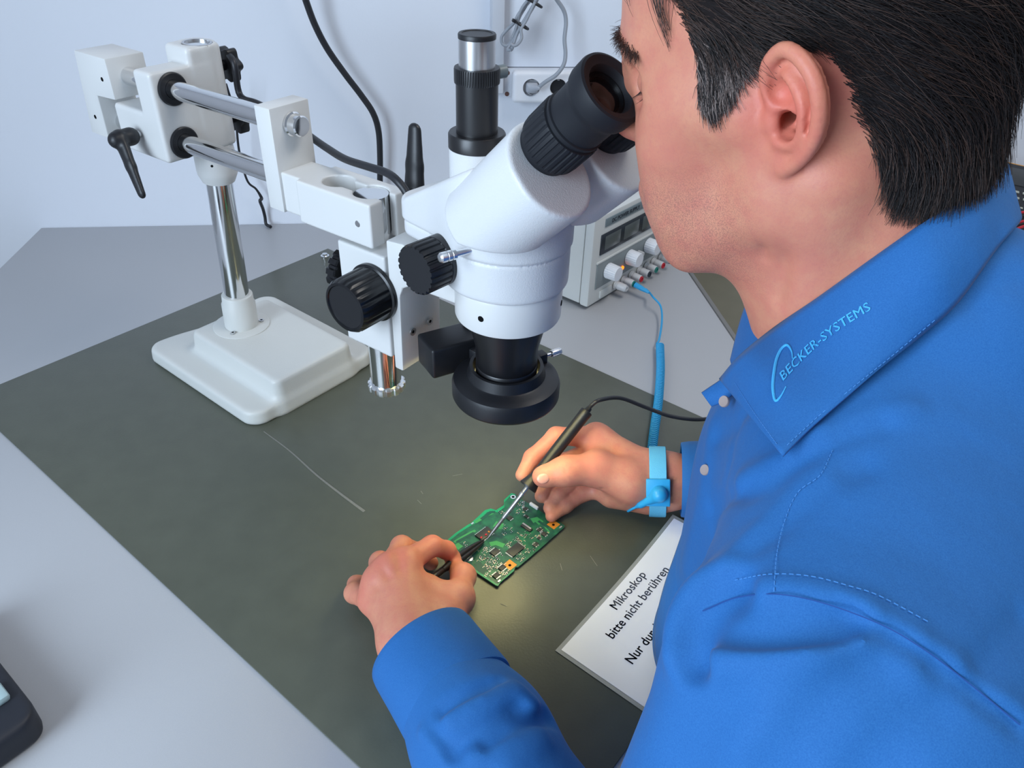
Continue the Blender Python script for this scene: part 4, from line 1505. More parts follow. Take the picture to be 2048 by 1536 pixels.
# ================================================================== PERSON
def skin_material():
    m = material('skin', srgb(214, 150, 128), 0.48, spec=0.35, sss=0.12, sssr=(0.006,), bump=0.12, bscale=700)
    nt = m.node_tree
    b = nt.nodes['Principled BSDF']
    tc = nt.nodes.new('ShaderNodeTexCoord')

    def noise(scale, detail, lo, hi):
        n = nt.nodes.new('ShaderNodeTexNoise')
        n.inputs['Scale'].default_value = scale
        n.inputs['Detail'].default_value = detail
        nt.links.new(tc.outputs['Object'], n.inputs['Vector'])
        r = nt.nodes.new('ShaderNodeMapRange')
        r.inputs['From Min'].default_value = lo
        r.inputs['From Max'].default_value = hi
        nt.links.new(n.outputs['Fac'], r.inputs['Value'])
        return r.outputs['Result']

    def mix(fac, a, bcol, k=1.0):
        x = nt.nodes.new('ShaderNodeMix')
        x.data_type = 'RGBA'
        mm_ = nt.nodes.new('ShaderNodeMath')
        mm_.operation = 'MULTIPLY'
        mm_.inputs[1].default_value = k
        nt.links.new(fac, mm_.inputs[0])
        nt.links.new(mm_.outputs[0], x.inputs['Factor'])
        if isinstance(a, tuple):
            x.inputs[6].default_value = a
        else:
            nt.links.new(a, x.inputs[6])
        x.inputs[7].default_value = bcol
        return x.outputs[2]
    c = mix(noise(28, 3, 0.35, 0.7), srgb(204, 140, 112), srgb(196, 120, 100), 0.8)
    c = mix(noise(110, 4, 0.42, 0.68), c, srgb(196, 116, 100), 0.50)
    c = mix(noise(520, 2, 0.48, 0.80), c, srgb(186, 112, 102), 0.34)
    c = mix(noise(2200, 1, 0.55, 0.75), c, srgb(160, 104, 98), 0.18)
    att = nt.nodes.new('ShaderNodeAttribute')
    att.attribute_name = 'stubble'
    st = nt.nodes.new('ShaderNodeMath')
    st.operation = 'MULTIPLY'
    nt.links.new(att.outputs['Fac'], st.inputs[0])
    nt.links.new(noise(1300, 2, 0.42, 0.62), st.inputs[1])
    c = mix(st.outputs[0], c, srgb(96, 66, 70), 0.42)
    at2 = nt.nodes.new('ShaderNodeAttribute')
    at2.attribute_name = 'flush'
    c = mix(at2.outputs['Fac'], c, srgb(208, 98, 84), 0.62)
    nt.links.new(c, b.inputs['Base Color'])
    return m


skin_material()
material('nail', srgb(212, 152, 134), 0.25, spec=0.55)
material('lash', srgb(30, 20, 20), 0.6)
material('mole', srgb(112, 60, 50), 0.6)


def shirt_material():
    m = material('shirt_cotton', srgb(38, 104, 196), 0.75, spec=0.2, sheen=0.06)
    nt = m.node_tree
    b = nt.nodes['Principled BSDF']
    tc = nt.nodes.new('ShaderNodeTexCoord')
    n = nt.nodes.new('ShaderNodeTexNoise')
    n.inputs['Scale'].default_value = 1400
    n.inputs['Detail'].default_value = 2
    nt.links.new(tc.outputs['Object'], n.inputs['Vector'])
    x = nt.nodes.new('ShaderNodeMix')
    x.data_type = 'RGBA'
    x.inputs[6].default_value = srgb(27, 84, 148)
    x.inputs[7].default_value = srgb(48, 110, 172)
    nt.links.new(n.outputs['Fac'], x.inputs['Factor'])
    nt.links.new(x.outputs[2], b.inputs['Base Color'])
    n2 = nt.nodes.new('ShaderNodeTexNoise')
    n2.inputs['Scale'].default_value = 26
    n2.inputs['Detail'].default_value = 4
    n2.inputs['Roughness'].default_value = 0.45
    nt.links.new(tc.outputs['Object'], n2.inputs['Vector'])
    bp = nt.nodes.new('ShaderNodeBump')
    bp.inputs['Strength'].default_value = 0.34
    bp.inputs['Distance'].default_value = 0.006
    nt.links.new(n2.outputs['Fac'], bp.inputs['Height'])
    bp2 = nt.nodes.new('ShaderNodeBump')
    bp2.inputs['Strength'].default_value = 0.12
    bp2.inputs['Distance'].default_value = 0.0008
    nt.links.new(n.outputs['Fac'], bp2.inputs['Height'])
    nt.links.new(bp.outputs['Normal'], bp2.inputs['Normal'])
    nt.links.new(bp2.outputs['Normal'], b.inputs['Normal'])
    return m


shirt_material()
material('seam_thread', srgb(24, 70, 136), 0.8)
material('stitch', srgb(66, 132, 200), 0.8)
material('embroidery', srgb(60, 170, 228), 0.55, bump=0.5, bscale=1800)
material('pearl_button', srgb(158, 142, 136), 0.25, spec=0.6)

HO = np.array([0.165, 0.477, 0.503])
HA = np.array([[-0.868, 0.433, -0.243], [-0.447, -0.895, 0.001], [-0.217, 0.109, 0.970]])
HA[0] /= np.linalg.norm(HA[0])
HA[1] -= HA[0] * (HA[1] @ HA[0])
HA[1] /= np.linalg.norm(HA[1])
HA[2] = np.cross(HA[0], HA[1])


def HW(p):
    """head frame (forward, left, up; origin between the ears) to world"""
    return HO + np.asarray(p, float) @ HA


def HL(P):
    return (np.asarray(P) - HO) @ HA.T


person = thing('person', 'person in a blue shirt bending over the microscope while soldering', 'person', (0.33, 0.40, FLOOR_Z))

# ---- head and neck, sculpted in the head frame
hd = Sculpt()
hd.ell((-0.006, 0, 0.048), (0.100, 0.075, 0.086))
hd.ell((0.034, 0, 0.050), (0.0605, 0.059, 0.064), k=0.03)
hd.ell((0.034, 0, -0.020), (0.064, 0.059, 0.080), k=0.03)
hd.ell((0.048, 0, -0.060), (0.047, 0.043, 0.046), k=0.025)
hd.ball((0.0785, 0, -0.091), 0.0180, k=0.02)
for s in (-1, 1):
    hd.cone((0.004, s * 0.053, -0.050), (0.066, s * 0.026, -0.090), 0.0155, 0.0145, 0.022)      # jaw
    hd.cone((0.004, s * 0.056, -0.010), (0.002, s * 0.053, -0.055), 0.016, 0.015, 0.025)
    hd.cone((0.058, s * 0.046, 0.004), (0.022, s * 0.060, 0.004), 0.0165, 0.013, 0.022)           # cheekbone
    hd.cone((0.066, s * 0.036, -0.022), (0.070, s * 0.028, -0.060), 0.021, 0.017, 0.022)          # cheek
    hd.cone((0.0900, s * 0.012, 0.038), (0.0745, s * 0.043, 0.038), 0.0105, 0.0080, 0.014)          # brow ridge
    hd.ball((0.086, s * 0.034, 0.018), 0.0120, k=0.010, kind='s')                                 # eye socket
    hd.ell((0.0735, s * 0.0335, 0.0185), (0.0135, 0.0150, 0.0125), k=0.004)                       # eye under the lids
    hd.ball((0.1000, s * 0.0125, -0.0115), 0.0090, k=0.010)                                        # nostril wing
hd.chain([(0.0945, 0, 0.030), (0.1005, 0, 0.012), (0.1075, 0, -0.0060)], [0.0085, 0.0098, 0.0118], k=0.014)
hd.ball((0.1060, 0, -0.0090), 0.0100, k=0.010)
hd.cone((0.0930, -0.018, -0.0525), (0.0930, 0.018, -0.0525), 0.0062, 0.0062, 0.008)
hd.cone((0.0905, -0.016, -0.0640), (0.0905, 0.016, -0.0640), 0.0068, 0.0068, 0.008)
hd.line([(0.084, -0.024, -0.0595), (0.1000, 0, -0.0580), (0.084, 0.024, -0.0595)], 0.0014, 0.003, 's')
hd.ridge([(0.104, 0.020, -0.020), (0.090, 0.034, -0.052), (0.080, 0.038, -0.070)], -0.0014, 0.006)
hd.ridge([(0.080, 0.050, 0.010), (0.086, 0.044, 0.004)], -0.0012, 0.005)
hd.ridge([(0.088, 0.022, 0.012), (0.084, 0.036, 0.0095), (0.078, 0.045, 0.013)], -0.0016, 0.0028)   # lid line
hd.ridge([(0.089, 0.022, 0.026), (0.086, 0.036, 0.0275), (0.078, 0.047, 0.024)], -0.0014, 0.0030)
# neck with the big neck muscles and throat
hd.cone((-0.034, 0, -0.030), (-0.052, 0, -0.150), 0.060, 0.064, 0.035)
hd.cone((0.000, 0, -0.100), (-0.022, 0, -0.185), 0.043, 0.047, 0.03)
hd.cone((-0.052, 0, -0.140), (-0.062, 0, -0.200), 0.066, 0.085, 0.03)
for s in (-1, 1):
    hd.cone((-0.026, s * 0.058, -0.040), (0.000, s * 0.028, -0.165), 0.015, 0.013, 0.022)
hd.ridge([(-0.006, 0.062, -0.050), (-0.004, 0.060, -0.080), (0.004, 0.056, -0.110)], -0.0022, 0.007)
hd.ridge([(0.002, 0.066, -0.034), (0.008, 0.063, -0.062), (0.012, 0.058, -0.085)], -0.0014, 0.004)
# ear: flat shell, rolled rim, inner fold, tragus and lobe
N_NOEAR = len(hd.ops)
for s in (-1, 1):
    EO = np.array([-0.004, s * 0.0725, 0.002])
    ef = np.array([0.93, s * 0.34, 0.0]) * np.array([1, 1, 1])        # forward in the ear plane leans inwards at the front
    ef = np.array([0.90, -s * 0.42, 0.06])
    ef /= np.linalg.norm(ef)
    eu = np.array([0.05, s * 0.10, 1.0])
    eu -= ef * (eu @ ef)
    eu /= np.linalg.norm(eu)
    en = np.cross(ef, eu) * -s
    en = en if en[1] * s > 0 else -en
    Re = np.array([ef, eu, en]).T

    def EP_(x, z, o=0.0, EO=EO, ef=ef, eu=eu, en=en):
        return EO + ef * x + eu * z + en * o
    hd.ell(EP_(-0.011, 0.006, 0.004), (0.0195, 0.0290, 0.0042), Re, k=0.004)
    hd.ell(EP_(-0.001, -0.0215, 0.0045), (0.0095, 0.0105, 0.0042), Re, k=0.005)
    rim = [EP_(0.000, 0.006, 0.006), EP_(0.0035, 0.017, 0.007), EP_(0.001, 0.027, 0.008), EP_(-0.008, 0.0345, 0.009), EP_(-0.018, 0.032, 0.0105), EP_(-0.0265, 0.023, 0.012), EP_(-0.0295, 0.011, 0.012), EP_(-0.0275, -0.002, 0.0105), EP_(-0.021, -0.014, 0.009), EP_(-0.012, -0.0235, 0.007), EP_(-0.004, -0.0285, 0.006)]
    hd.line(catmull(rim, 3), 0.0040, 0.003)
    anti = [EP_(-0.010, 0.021, 0.0075), EP_(-0.0175, 0.014, 0.0095), EP_(-0.0205, 0.004, 0.0105), EP_(-0.0175, -0.006, 0.0095), EP_(-0.0105, -0.0125, 0.008), EP_(-0.003, -0.0125, 0.007)]
    hd.line(catmull(anti, 3), 0.0038, 0.004)
    hd.line([EP_(0.001, 0.006, 0.0062), EP_(-0.006, 0.0050, 0.0062), EP_(-0.013, 0.0035, 0.0068)], 0.0024, 0.003)          # crus
    hd.ell(EP_(-0.0085, -0.0035, 0.0070), (0.0078, 0.0075, 0.0072), Re, k=0.003, kind='s')                                   # concha
    hd.ell(EP_(-0.006, 0.0135, 0.0085), (0.0072, 0.0066, 0.0050), Re, k=0.003, kind='s')                                    # upper hollow
    hd.line([EP_(-0.022, 0.018, 0.012), EP_(-0.0245, 0.008, 0.012), EP_(-0.0225, -0.004, 0.011)], 0.0013, 0.002, 's')
    hd.cone(EP_(-0.0030, -0.0035, 0.003), EP_(0.002, -0.0035, -0.012), 0.0044, 0.0036, 0.0015, 's')
    hd.ell(EP_(0.0025, -0.003, 0.0065), (0.0046, 0.0062, 0.0036), Re, k=0.004)                                               # tragus
HV, HQ = hd.mesh((-0.16, -0.115, -0.215), (0.14, 0.115, 0.145), 0.0016)
HV = relax(HV, HQ, 1, 0.4)
stub = np.clip((-HV[:, 2] - 0.020) / 0.03, 0, 1) * np.clip((HV[:, 0] - 0.005) / 0.03, 0, 1) * np.clip((HV[:, 2] + 0.125) / 0.02, 0, 1)
ear_d = np.sqrt(((HV - np.array([-0.012, 0.082, 0.006])) ** 2).sum(1))
flush = np.clip(1.25 - ear_d / 0.034, 0, 1) * 0.9 + np.clip(1 - np.sqrt(((HV - np.array([0.112, 0.0, -0.02])) ** 2).sum(1)) / 0.03, 0, 1)
HVW = HW(HV)

# ---- arms: hands and forearms sculpted in world space
FING = (0.0100, 0.0092, 0.0084, 0.0070)


def finger(S, pts, rad, k=0.004):
    S.limb(pts, rad, 0.005, 0.0022)


def hand_common(S, wr, mcps, rads, k=0.014):
    for m_, r_ in zip(mcps, rads):
        S.cone(wr, m_, 0.019, r_, k)
    for i in range(len(mcps) - 1):
        S.cone(mcps[i], mcps[i + 1], rads[i] * 0.92, rads[i + 1] * 0.92, k)


# left hand, back of the hand up, pinching the tweezers
LH = Sculpt()
lw_ = PZ(826, 1284, 0.046)
Lm = [PZ(812, 1124, 0.062), PZ(780, 1138, 0.062), PZ(757, 1163, 0.054), PZ(744, 1200, 0.043)]
hand_common(LH, lw_, Lm, (0.0128, 0.0128, 0.0124, 0.0115), 0.011)
LH.ell(PZ(832, 1205, 0.043), (0.034, 0.042, 0.017), frame((0.1, 0.25, 1.0), (0, 1, 0)), k=0.014)
Li = [Lm[0], PZ(864, 1092, 0.055), PZ(893, 1100, 0.036), PZ(909, 1116, 0.0185)]
finger(LH, Li, (0.0125, 0.0098, 0.0086, 0.0072), 0.006)
finger(LH, [Lm[1], PZ(803, 1093, 0.050), PZ(836, 1104, 0.026), PZ(862, 1126, 0.0130)], (0.0125, 0.0102, 0.0090, 0.0076), 0.006)
finger(LH, [Lm[2], PZ(760, 1124, 0.042), PZ(788, 1134, 0.019), PZ(822, 1150, 0.0115)], (0.0120, 0.0098, 0.0086, 0.0074), 0.006)
finger(LH, [Lm[3], PZ(709, 1186, 0.026), PZ(712, 1168, 0.0145), PZ(738, 1164, 0.0105)], (0.0112, 0.0092, 0.0078, 0.0068), 0.005)
Lt = [PZ(878, 1246, 0.042), PZ(916, 1197, 0.038), PZ(927, 1152, 0.029), PZ(908, 1129, 0.0185)]
LH.limb(Lt, (0.0180, 0.0135, 0.0106, 0.0082), 0.010, 0.006)
LH.cone(Lt[1], PZ(850, 1180, 0.046), 0.011, 0.011, 0.010)
LH.cone(lw_, Lt[0], 0.021, 0.018, 0.015)
le_ = np.array([0.090, 0.172, 0.045])
ldir = (le_ - lw_) / np.linalg.norm(le_ - lw_)
LH.cone(lw_, lw_ + ldir * 0.13, 0.0265, 0.0325, 0.02, squash=(frame(ldir)[:, 1], 1.15))
for a, b in ((Lm[0], lw_), (Lm[1], lw_), (Lm[2], lw_)):
    t0 = a + (b - a) * 0.08 + ZZ * 0.011
    LH.ridge([t0, a + (b - a) * 0.55 + ZZ * 0.016], 0.0010, 0.0045)
for a, b in ((Lm[0], Lm[1]), (Lm[1], Lm[2]), (Lm[2], Lm[3])):
    mid = (a + b) / 2
    LH.ridge([mid + ZZ * 0.013, mid + (lw_ - mid) * 0.22 + ZZ * 0.015], -0.0016, 0.005)
for pts in (Li,):
    for j in (1, 2):
        LH.ridge([pts[j] + ZZ * 0.009 + np.array([-0.006, -0.004, 0]), pts[j] + ZZ * 0.009 + np.array([0.005, 0.005, 0])], -0.0006, 0.0016)
LV, LQ = LH.mesh(PZ(826, 1190, 0.04) - 0.19, PZ(826, 1190, 0.04) + 0.19, 0.0013)
LV = relax(LV, LQ, 1, 0.5)

# right hand, holding the iron like a pen
RH = Sculpt()
rw_ = PZ(1322, 962, 0.046)
Rm = [PZ(1192, 874, 0.070), PZ(1203, 893, 0.058), PZ(1217, 924, 0.045), PZ(1234, 955, 0.034)]
hand_common(RH, rw_, Rm, (0.0135, 0.0130, 0.0125, 0.0120), 0.016)
Ri = [Rm[0], PZ(1112, 872, 0.074), PZ(1064, 915, 0.058), PZ(1044, 950, 0.047)]
finger(RH, Ri, (0.0125, 0.0098, 0.0088, 0.0074), 0.005)
finger(RH, [Rm[1], PZ(1128, 925, 0.044), PZ(1096, 962, 0.031), PZ(1083, 992, 0.0235)], (0.0120, 0.0100, 0.0090, 0.0078), 0.005)
finger(RH, [Rm[2], PZ(1150, 958, 0.029), PZ(1116, 992, 0.0205), PZ(1100, 1016, 0.0155)], (0.0115, 0.0096, 0.0086, 0.0076), 0.005)
finger(RH, [Rm[3], PZ(1168, 986, 0.019), PZ(1130, 1012, 0.0135), PZ(1103, 1032, 0.0115)], (0.0105, 0.0088, 0.0078, 0.0068), 0.004)
Rt = [PZ(1262, 962, 0.054), PZ(1193, 938, 0.066), PZ(1132, 942, 0.070), PZ(1084, 953, 0.065)]
RH.limb(Rt, (0.0195, 0.0148, 0.0122, 0.0100), 0.020, 0.010)
RH.ball(PZ(1090, 953, 0.066), 0.0108, 0.006)
RH.cone(rw_, Rt[0], 0.023, 0.019, 0.025)
RH.cone(PZ(1290, 990, 0.030), PZ(1225, 988, 0.026), 0.020, 0.016, 0.016)
RH.cone(Rt[1], PZ(1190, 905, 0.060), 0.012, 0.012, 0.014)
re_ = np.array([0.40, 0.60, 0.075])
rdir = (re_ - rw_) / np.linalg.norm(re_ - rw_)
RH.cone(rw_, rw_ + rdir * 0.13, 0.0270, 0.033, 0.02, squash=(frame(rdir)[:, 0], 1.12))
for u0, v0, u1, v1, z in ((1185, 958, 1205, 975, .056), (1190, 953, 1215, 972, .058), (1198, 950, 1222, 966, .060)):
    RH.ridge([PZ(u0, v0, z), PZ(u1, v1, z)], -0.0012, 0.0022)
RH.ridge([PZ(1165, 872, .082), PZ(1172, 900, .075), PZ(1160, 912, .07)], -0.0018, 0.003)
RH.ridge([PZ(1130, 930, .083), PZ(1132, 952, .080)], -0.0006, 0.0018)
RV, RQ = RH.mesh(PZ(1200, 945, 0.045) - 0.21, PZ(1200, 945, 0.045) + 0.21, 0.0013)
RV = relax(RV, RQ, 1, 0.5)

# ---- hidden torso core and arms that tie head and hands into one body (inside the shirt)
NB = HW((-0.060, 0, -0.185))
TF = np.array([-0.906, 0.423, 0])
TL = np.array([-0.423, -0.906, 0])
SL = np.array([0.150, 0.232, 0.285])
SR = np.array([0.300, 0.600, 0.285])
core = Sculpt()
core.cone(NB, NB + np.array([0.06, -0.02, -0.14]), 0.062, 0.095, 0.03)
core.cone(NB + np.array([0.06, -0.02, -0.14]), np.array([0.37, 0.34, -0.12]), 0.095, 0.10, 0.04)
for sh, el, wr in ((SL, le_, lw_ + ldir * 0.11), (SR, re_, rw_ + rdir * 0.11)):
    core.cone(NB + np.array([0.02, 0, -0.08]), sh, 0.05, 0.045, 0.03)
    core.cone(sh, el, 0.045, 0.036, 0.02)
    core.cone(el, wr, 0.035, 0.030, 0.02)
CV, CQ = core.mesh((-0.12, 0.05, -0.24), (0.52, 0.76, 0.46), 0.006)
bodyV = np.concatenate([HVW, LV, RV, CV])
bodyQ = np.concatenate([HQ, LQ + len(HVW), RQ + len(HVW) + len(LV), CQ + len(HVW) + len(LV) + len(RV)])
bme = np_mesh('body', bodyV, bodyQ)
for nm, arr in (('stubble', stub), ('flush', flush)):
    at = bme.attributes.new(nm, 'FLOAT', 'POINT')
    vals = np.zeros(len(bodyV), np.float32)
    vals[:len(arr)] = arr
    if nm == 'flush':                                     # knuckles and finger joints are redder
        for p in Lm + [Li[1], Li[2]] + [Rm[0], Ri[1], Ri[2], Rt[2]]:
            vals += 0.55 * np.exp(-((bodyV - p) ** 2).sum(1) / 0.016 ** 2)
        vals = np.clip(vals, 0, 1)
    at.data.foreach_set('value', vals)
body = link('body', bme, 'skin', person, smooth=True)


def nail(c, along, out, l=0.0068, w=0.0052, t=0.0016):
    along = np.array(along) / np.linalg.norm(along)
    out = np.array(out, float)
    out -= along * (out @ along)
    out /= np.linalg.norm(out)
    s = Sculpt()
    s.ell(c, (l, w, t), np.array([along, np.cross(out, along), out]).T)
    return sculpt_obj('fingernail', s, np.array(c) - 0.012, np.array(c) + 0.012, 0.0007, 'nail', person, it=1)


vw = lambda p: (_C - np.array(p)) / np.linalg.norm(_C - np.array(p))
tdir = Rt[3] - Rt[2]
nail(PZ(1086, 957, 0.0665) + vw(Rt[3]) * 0.0080, tdir, vw(Rt[3]) + np.array([0, -0.25, 0]), 0.0070, 0.0056, 0.0020)
nail(Lt[3] + np.array([0.0045, 0.0, 0.0062]), Lt[3] - Lt[2], np.array([0.75, -0.2, 0.65]), 0.0052, 0.0042)

# ---- shirt
sh = Sculpt()
sh.cone(NB + ZZ * 0.002, SL + np.array([0.004, 0.0, -0.004]), 0.074, 0.066, 0.04)
sh.cone(NB + ZZ * 0.002, SR, 0.074, 0.072, 0.04)
RT = np.array([TF, TL, ZZ]).T
sh.ell(NB + TF * 0.006 - ZZ * 0.095, (0.096, 0.160, 0.150), RT, k=0.045)
sh.cone(NB + TF * 0.02 - ZZ * 0.11, np.array([0.214, 0.423, 0.045]), 0.085, 0.082, 0.045)
sh.cone(NB + np.array([0.03, -0.01, -0.10]), np.array([0.37, 0.33, -0.16]), 0.115, 0.118, 0.05)
sh.ball(HW((-0.094, 0.012, -0.150)), 0.064, 0.03)
sh.cone(NB - TF * 0.055 - ZZ * 0.03, SL - TF * 0.060 - ZZ * 0.015, 0.078, 0.066, 0.05)
CFO = PZ(845, 1300, 0.050)
sh.limb([SL, le_, CFO + ldir * 0.060], [0.0645, 0.058, 0.0462], 0.02, 0.022)
sh.cone(SL - TF * 0.035 - ZZ * 0.01, le_ - TF * 0.03, 0.064, 0.056, 0.03)
sh.ball(CFO + ldir * 0.098, 0.0530, 0.02)
sh.limb([SR, re_, rw_ + rdir * 0.062], [0.070, 0.060, 0.0445], 0.02, 0.03)
# keep clear of the worktop


def over_desk(P):
    e = (P - MAT0) @ E2 - 0.985
    return np.maximum(P[:, 2] - 0.016, e)


sh.fun(over_desk, (0.2, 0.4, 0), 3.0, kind='s', k=0.012)
sh0 = Sculpt()
sh0.ops = list(sh.ops)


def on_shirt(u, v, off=0.0):
    d = sh0.trace(u, v, 0.15)
    return None if d is None else _C + ray(u, v) * (d - off)


def fold(px, amp, w):
    pts = [on_shirt(u, v) for u, v in px]
    pts = [p for p in pts if p is not None]
    if len(pts) > 1:
        sh.ridge(catmull(pts, 3), amp, w)


# gathered cloth under the arm: a standing yoke edge above a deep pouch
fold([(1410, 1200), (1470, 1182), (1545, 1174), (1640, 1188), (1730, 1222)], 0.0035, 0.0075)
fold([(1402, 1244), (1450, 1268), (1520, 1274), (1600, 1270), (1660, 1258), (1700, 1240)], -0.0190, 0.0060)
fold([(1415, 1230), (1480, 1228), (1580, 1230), (1660, 1234)], -0.0060, 0.0085)
fold([(1400, 1292), (1480, 1304), (1600, 1300), (1700, 1270)], 0.0080, 0.0095)
fold([(1386, 1310), (1388, 1275), (1400, 1235), (1425, 1200), (1455, 1180)], -0.0320, 0.0095)
fold([(1348, 1300), (1352, 1250), (1368, 1205), (1400, 1165), (1445, 1140)], 0.0080, 0.0090)
fold([(1365, 1340), (1400, 1350), (1440, 1345)], 0.0040, 0.0100)
# sleeve seam running down the back of the shoulder
fold([(1700, 1212), (1790, 1250), (1880, 1305), (1960, 1365), (2040, 1430)], 0.0022, 0.006)
fold([(1700, 1232), (1780, 1268), (1870, 1322), (1950, 1382), (2030, 1446)], -0.0042, 0.0045)
fold([(1960, 1345), (1985, 1310), (2020, 1270), (2047, 1240)], -0.0030, 0.007)
fold([(1720, 1330), (1660, 1400), (1590, 1480), (1540, 1536)], -0.0055, 0.014)
fold([(1640, 1340), (1570, 1420), (1500, 1500)], 0.0030, 0.018)
fold([(1890, 1400), (1800, 1460), (1740, 1536)], -0.0050, 0.013)
fold([(1840, 1290), (1830, 1330), (1850, 1370)], 0.0020, 0.007)
fold([(1915, 1340), (1905, 1385), (1925, 1420)], 0.0020, 0.007)
fold([(1450, 1400), (1400, 1470), (1370, 1536)], -0.0045, 0.014)
# soft drag lines over the chest and shoulder
fold([(1430, 1150), (1520, 1080), (1610, 1000), (1720, 930)], -0.0046, 0.0080)
fold([(1470, 1110), (1560, 1030), (1660, 960)], 0.0036, 0.0085)
fold([(1420, 1020), (1500, 985), (1580, 930), (1660, 880), (1760, 845)], -0.0040, 0.0075)
fold([(1480, 960), (1560, 920), (1640, 870)], 0.0030, 0.0075)
fold([(1620, 880), (1720, 842), (1820, 815)], 0.0026, 0.007)
fold([(1430, 880), (1470, 850), (1510, 800)], -0.0025, 0.008)
fold([(1950, 600), (1990, 570), (2040, 560)], -0.0030, 0.010)
fold([(1760, 900), (1870, 880), (1980, 900)], -0.0015, 0.014)
# forearm sleeve, crumpled behind the cuff
fold([(885, 1420), (940, 1386), (1000, 1364)], -0.0090, 0.0058)
fold([(900, 1436), (965, 1402), (1030, 1386)], 0.0065, 0.0075)
fold([(905, 1500), (980, 1452), (1040, 1412)], -0.0050, 0.0060)
fold([(975, 1486), (1040, 1446), (1100, 1436)], -0.0090, 0.0062)
fold([(930, 1536), (1000, 1480), (1060, 1432)], 0.0045, 0.0090)
fold([(1020, 1536), (1080, 1480), (1120, 1450)], 0.0045, 0.0100)
fold([(845, 1465), (872, 1495), (895, 1536)], 0.0040, 0.0050)
fold([(870, 1465), (900, 1490), (930, 1530)], -0.0025, 0.0060)
fold([(1000, 1366), (1045, 1392), (1075, 1420)], 0.0060, 0.0085)
fold([(1085, 1425), (1130, 1450), (1160, 1490)], 0.0065, 0.0100)
fold([(1035, 1425), (1070, 1428), (1100, 1432)], -0.0060, 0.0060)
# front panel edge
fold([(1425, 850), (1412, 940), (1392, 1040), (1370, 1130)], 0.0020, 0.012)
fold([(1470, 860), (1450, 960), (1425, 1060), (1400, 1140)], -0.0016, 0.006)
SV, SQ = sh.mesh((-0.11, 0.06, -0.20), (0.54, 0.78, 0.44), 0.0024)
SV = relax(SV, SQ, 1, 0.5)
shirt = link('shirt', np_mesh('shirt', SV, SQ), 'shirt_cotton', person, smooth=True)


# cuffs: closed cloth tubes round each wrist
def cuff(o, axis, prof, up, ry, name='cuff', n=56, wob=0.0):
    M = frame(axis, up)
    V, Fc = [], []
    m_ = len(prof)
    for (r, h) in prof:
        for k in range(n):
            a = 2 * math.pi * k / n
            rr = r * (1 + wob * math.sin(2 * a + 1.0) + 0.5 * wob * math.sin(3 * a))
            V.append(np.array(o) + M @ np.array([rr * math.cos(a), rr * ry * math.sin(a), h]))
    for i in range(m_):
        j = (i + 1) % m_
        for k in range(n):
            k2 = (k + 1) % n
            Fc.append((i * n + k, i * n + k2, j * n + k2, j * n + k))
    me = mesh_from(name, V, Fc)
    bm = bmesh.new()
    bm.from_mesh(me)
    bmesh.ops.recalc_face_normals(bm, faces=bm.faces)
    bm.to_mesh(me)
    bm.free()
    return sharp(link(name, me, 'shirt_cotton', shirt), 50)


cp = [(0.0445, 0.0), (0.0455, -0.0008), (0.0465, 0.0), (0.0472, 0.006), (0.0478, 0.030), (0.0490, 0.058), (0.0486, 0.0605), (0.0455, 0.0615), (0.0430, 0.0615), (0.0440, 0.030)]
cuff(CFO, ldir + np.array([0.015, 0.01, 0.01]), cp, (0, 0, 1), 0.98, wob=0.02)
cp2 = [(0.0385, 0.0), (0.0395, -0.0008), (0.0405, 0.0), (0.0418, 0.008), (0.0430, 0.030), (0.0445, 0.050), (0.0440, 0.054), (0.0415, 0.054), (0.0395, 0.030)]
cuff(rw_ + rdir * 0.0215 + ZZ * 0.003, rdir, cp2, (0, 0, 1), 0.98, wob=0.02)


# collar
def lofted(name, T, B, mat, parent, nv=14, bulge=0.006, sub=8, thick=0.0016, out=None):
    T, B = catmull(T, sub), catmull(B, sub)
    k = min(len(T), len(B))
    V, Fc = [], []
    for i in range(k):
        mid = (T[i] + B[i]) / 2
        o_ = (_C - mid) / np.linalg.norm(_C - mid) if out is None else np.array(out)
        for j in range(nv + 1):
            t = j / nv
            V.append(T[i] * (1 - t) + B[i] * t + o_ * bulge * math.sin(math.pi * t) ** 0.8)
    for i in range(k - 1):
        for j in range(nv):
            a = i * (nv + 1) + j
            Fc.append((a, a + nv + 1, a + nv + 2, a + 1))
    o = link(name, mesh_from(name, V, Fc), mat, parent, smooth=True)
    md = o.modifiers.new('thickness', 'SOLIDIFY')
    md.thickness = thick
    md.offset = 0
    return o, np.array(V), Fc


def neck_pt(u, v, off, dflt):
    """point on the neck, off in front of the skin"""
    r = ray(u, v)
    ts = np.linspace(0.28, 0.62, 341)
    d = hd.eval(HL(_C + ts[:, None] * r))
    k = int(np.argmax(d < 0.0005))
    return _C + r * ((ts[k] if d[k] < 0.0005 else dflt) - off)


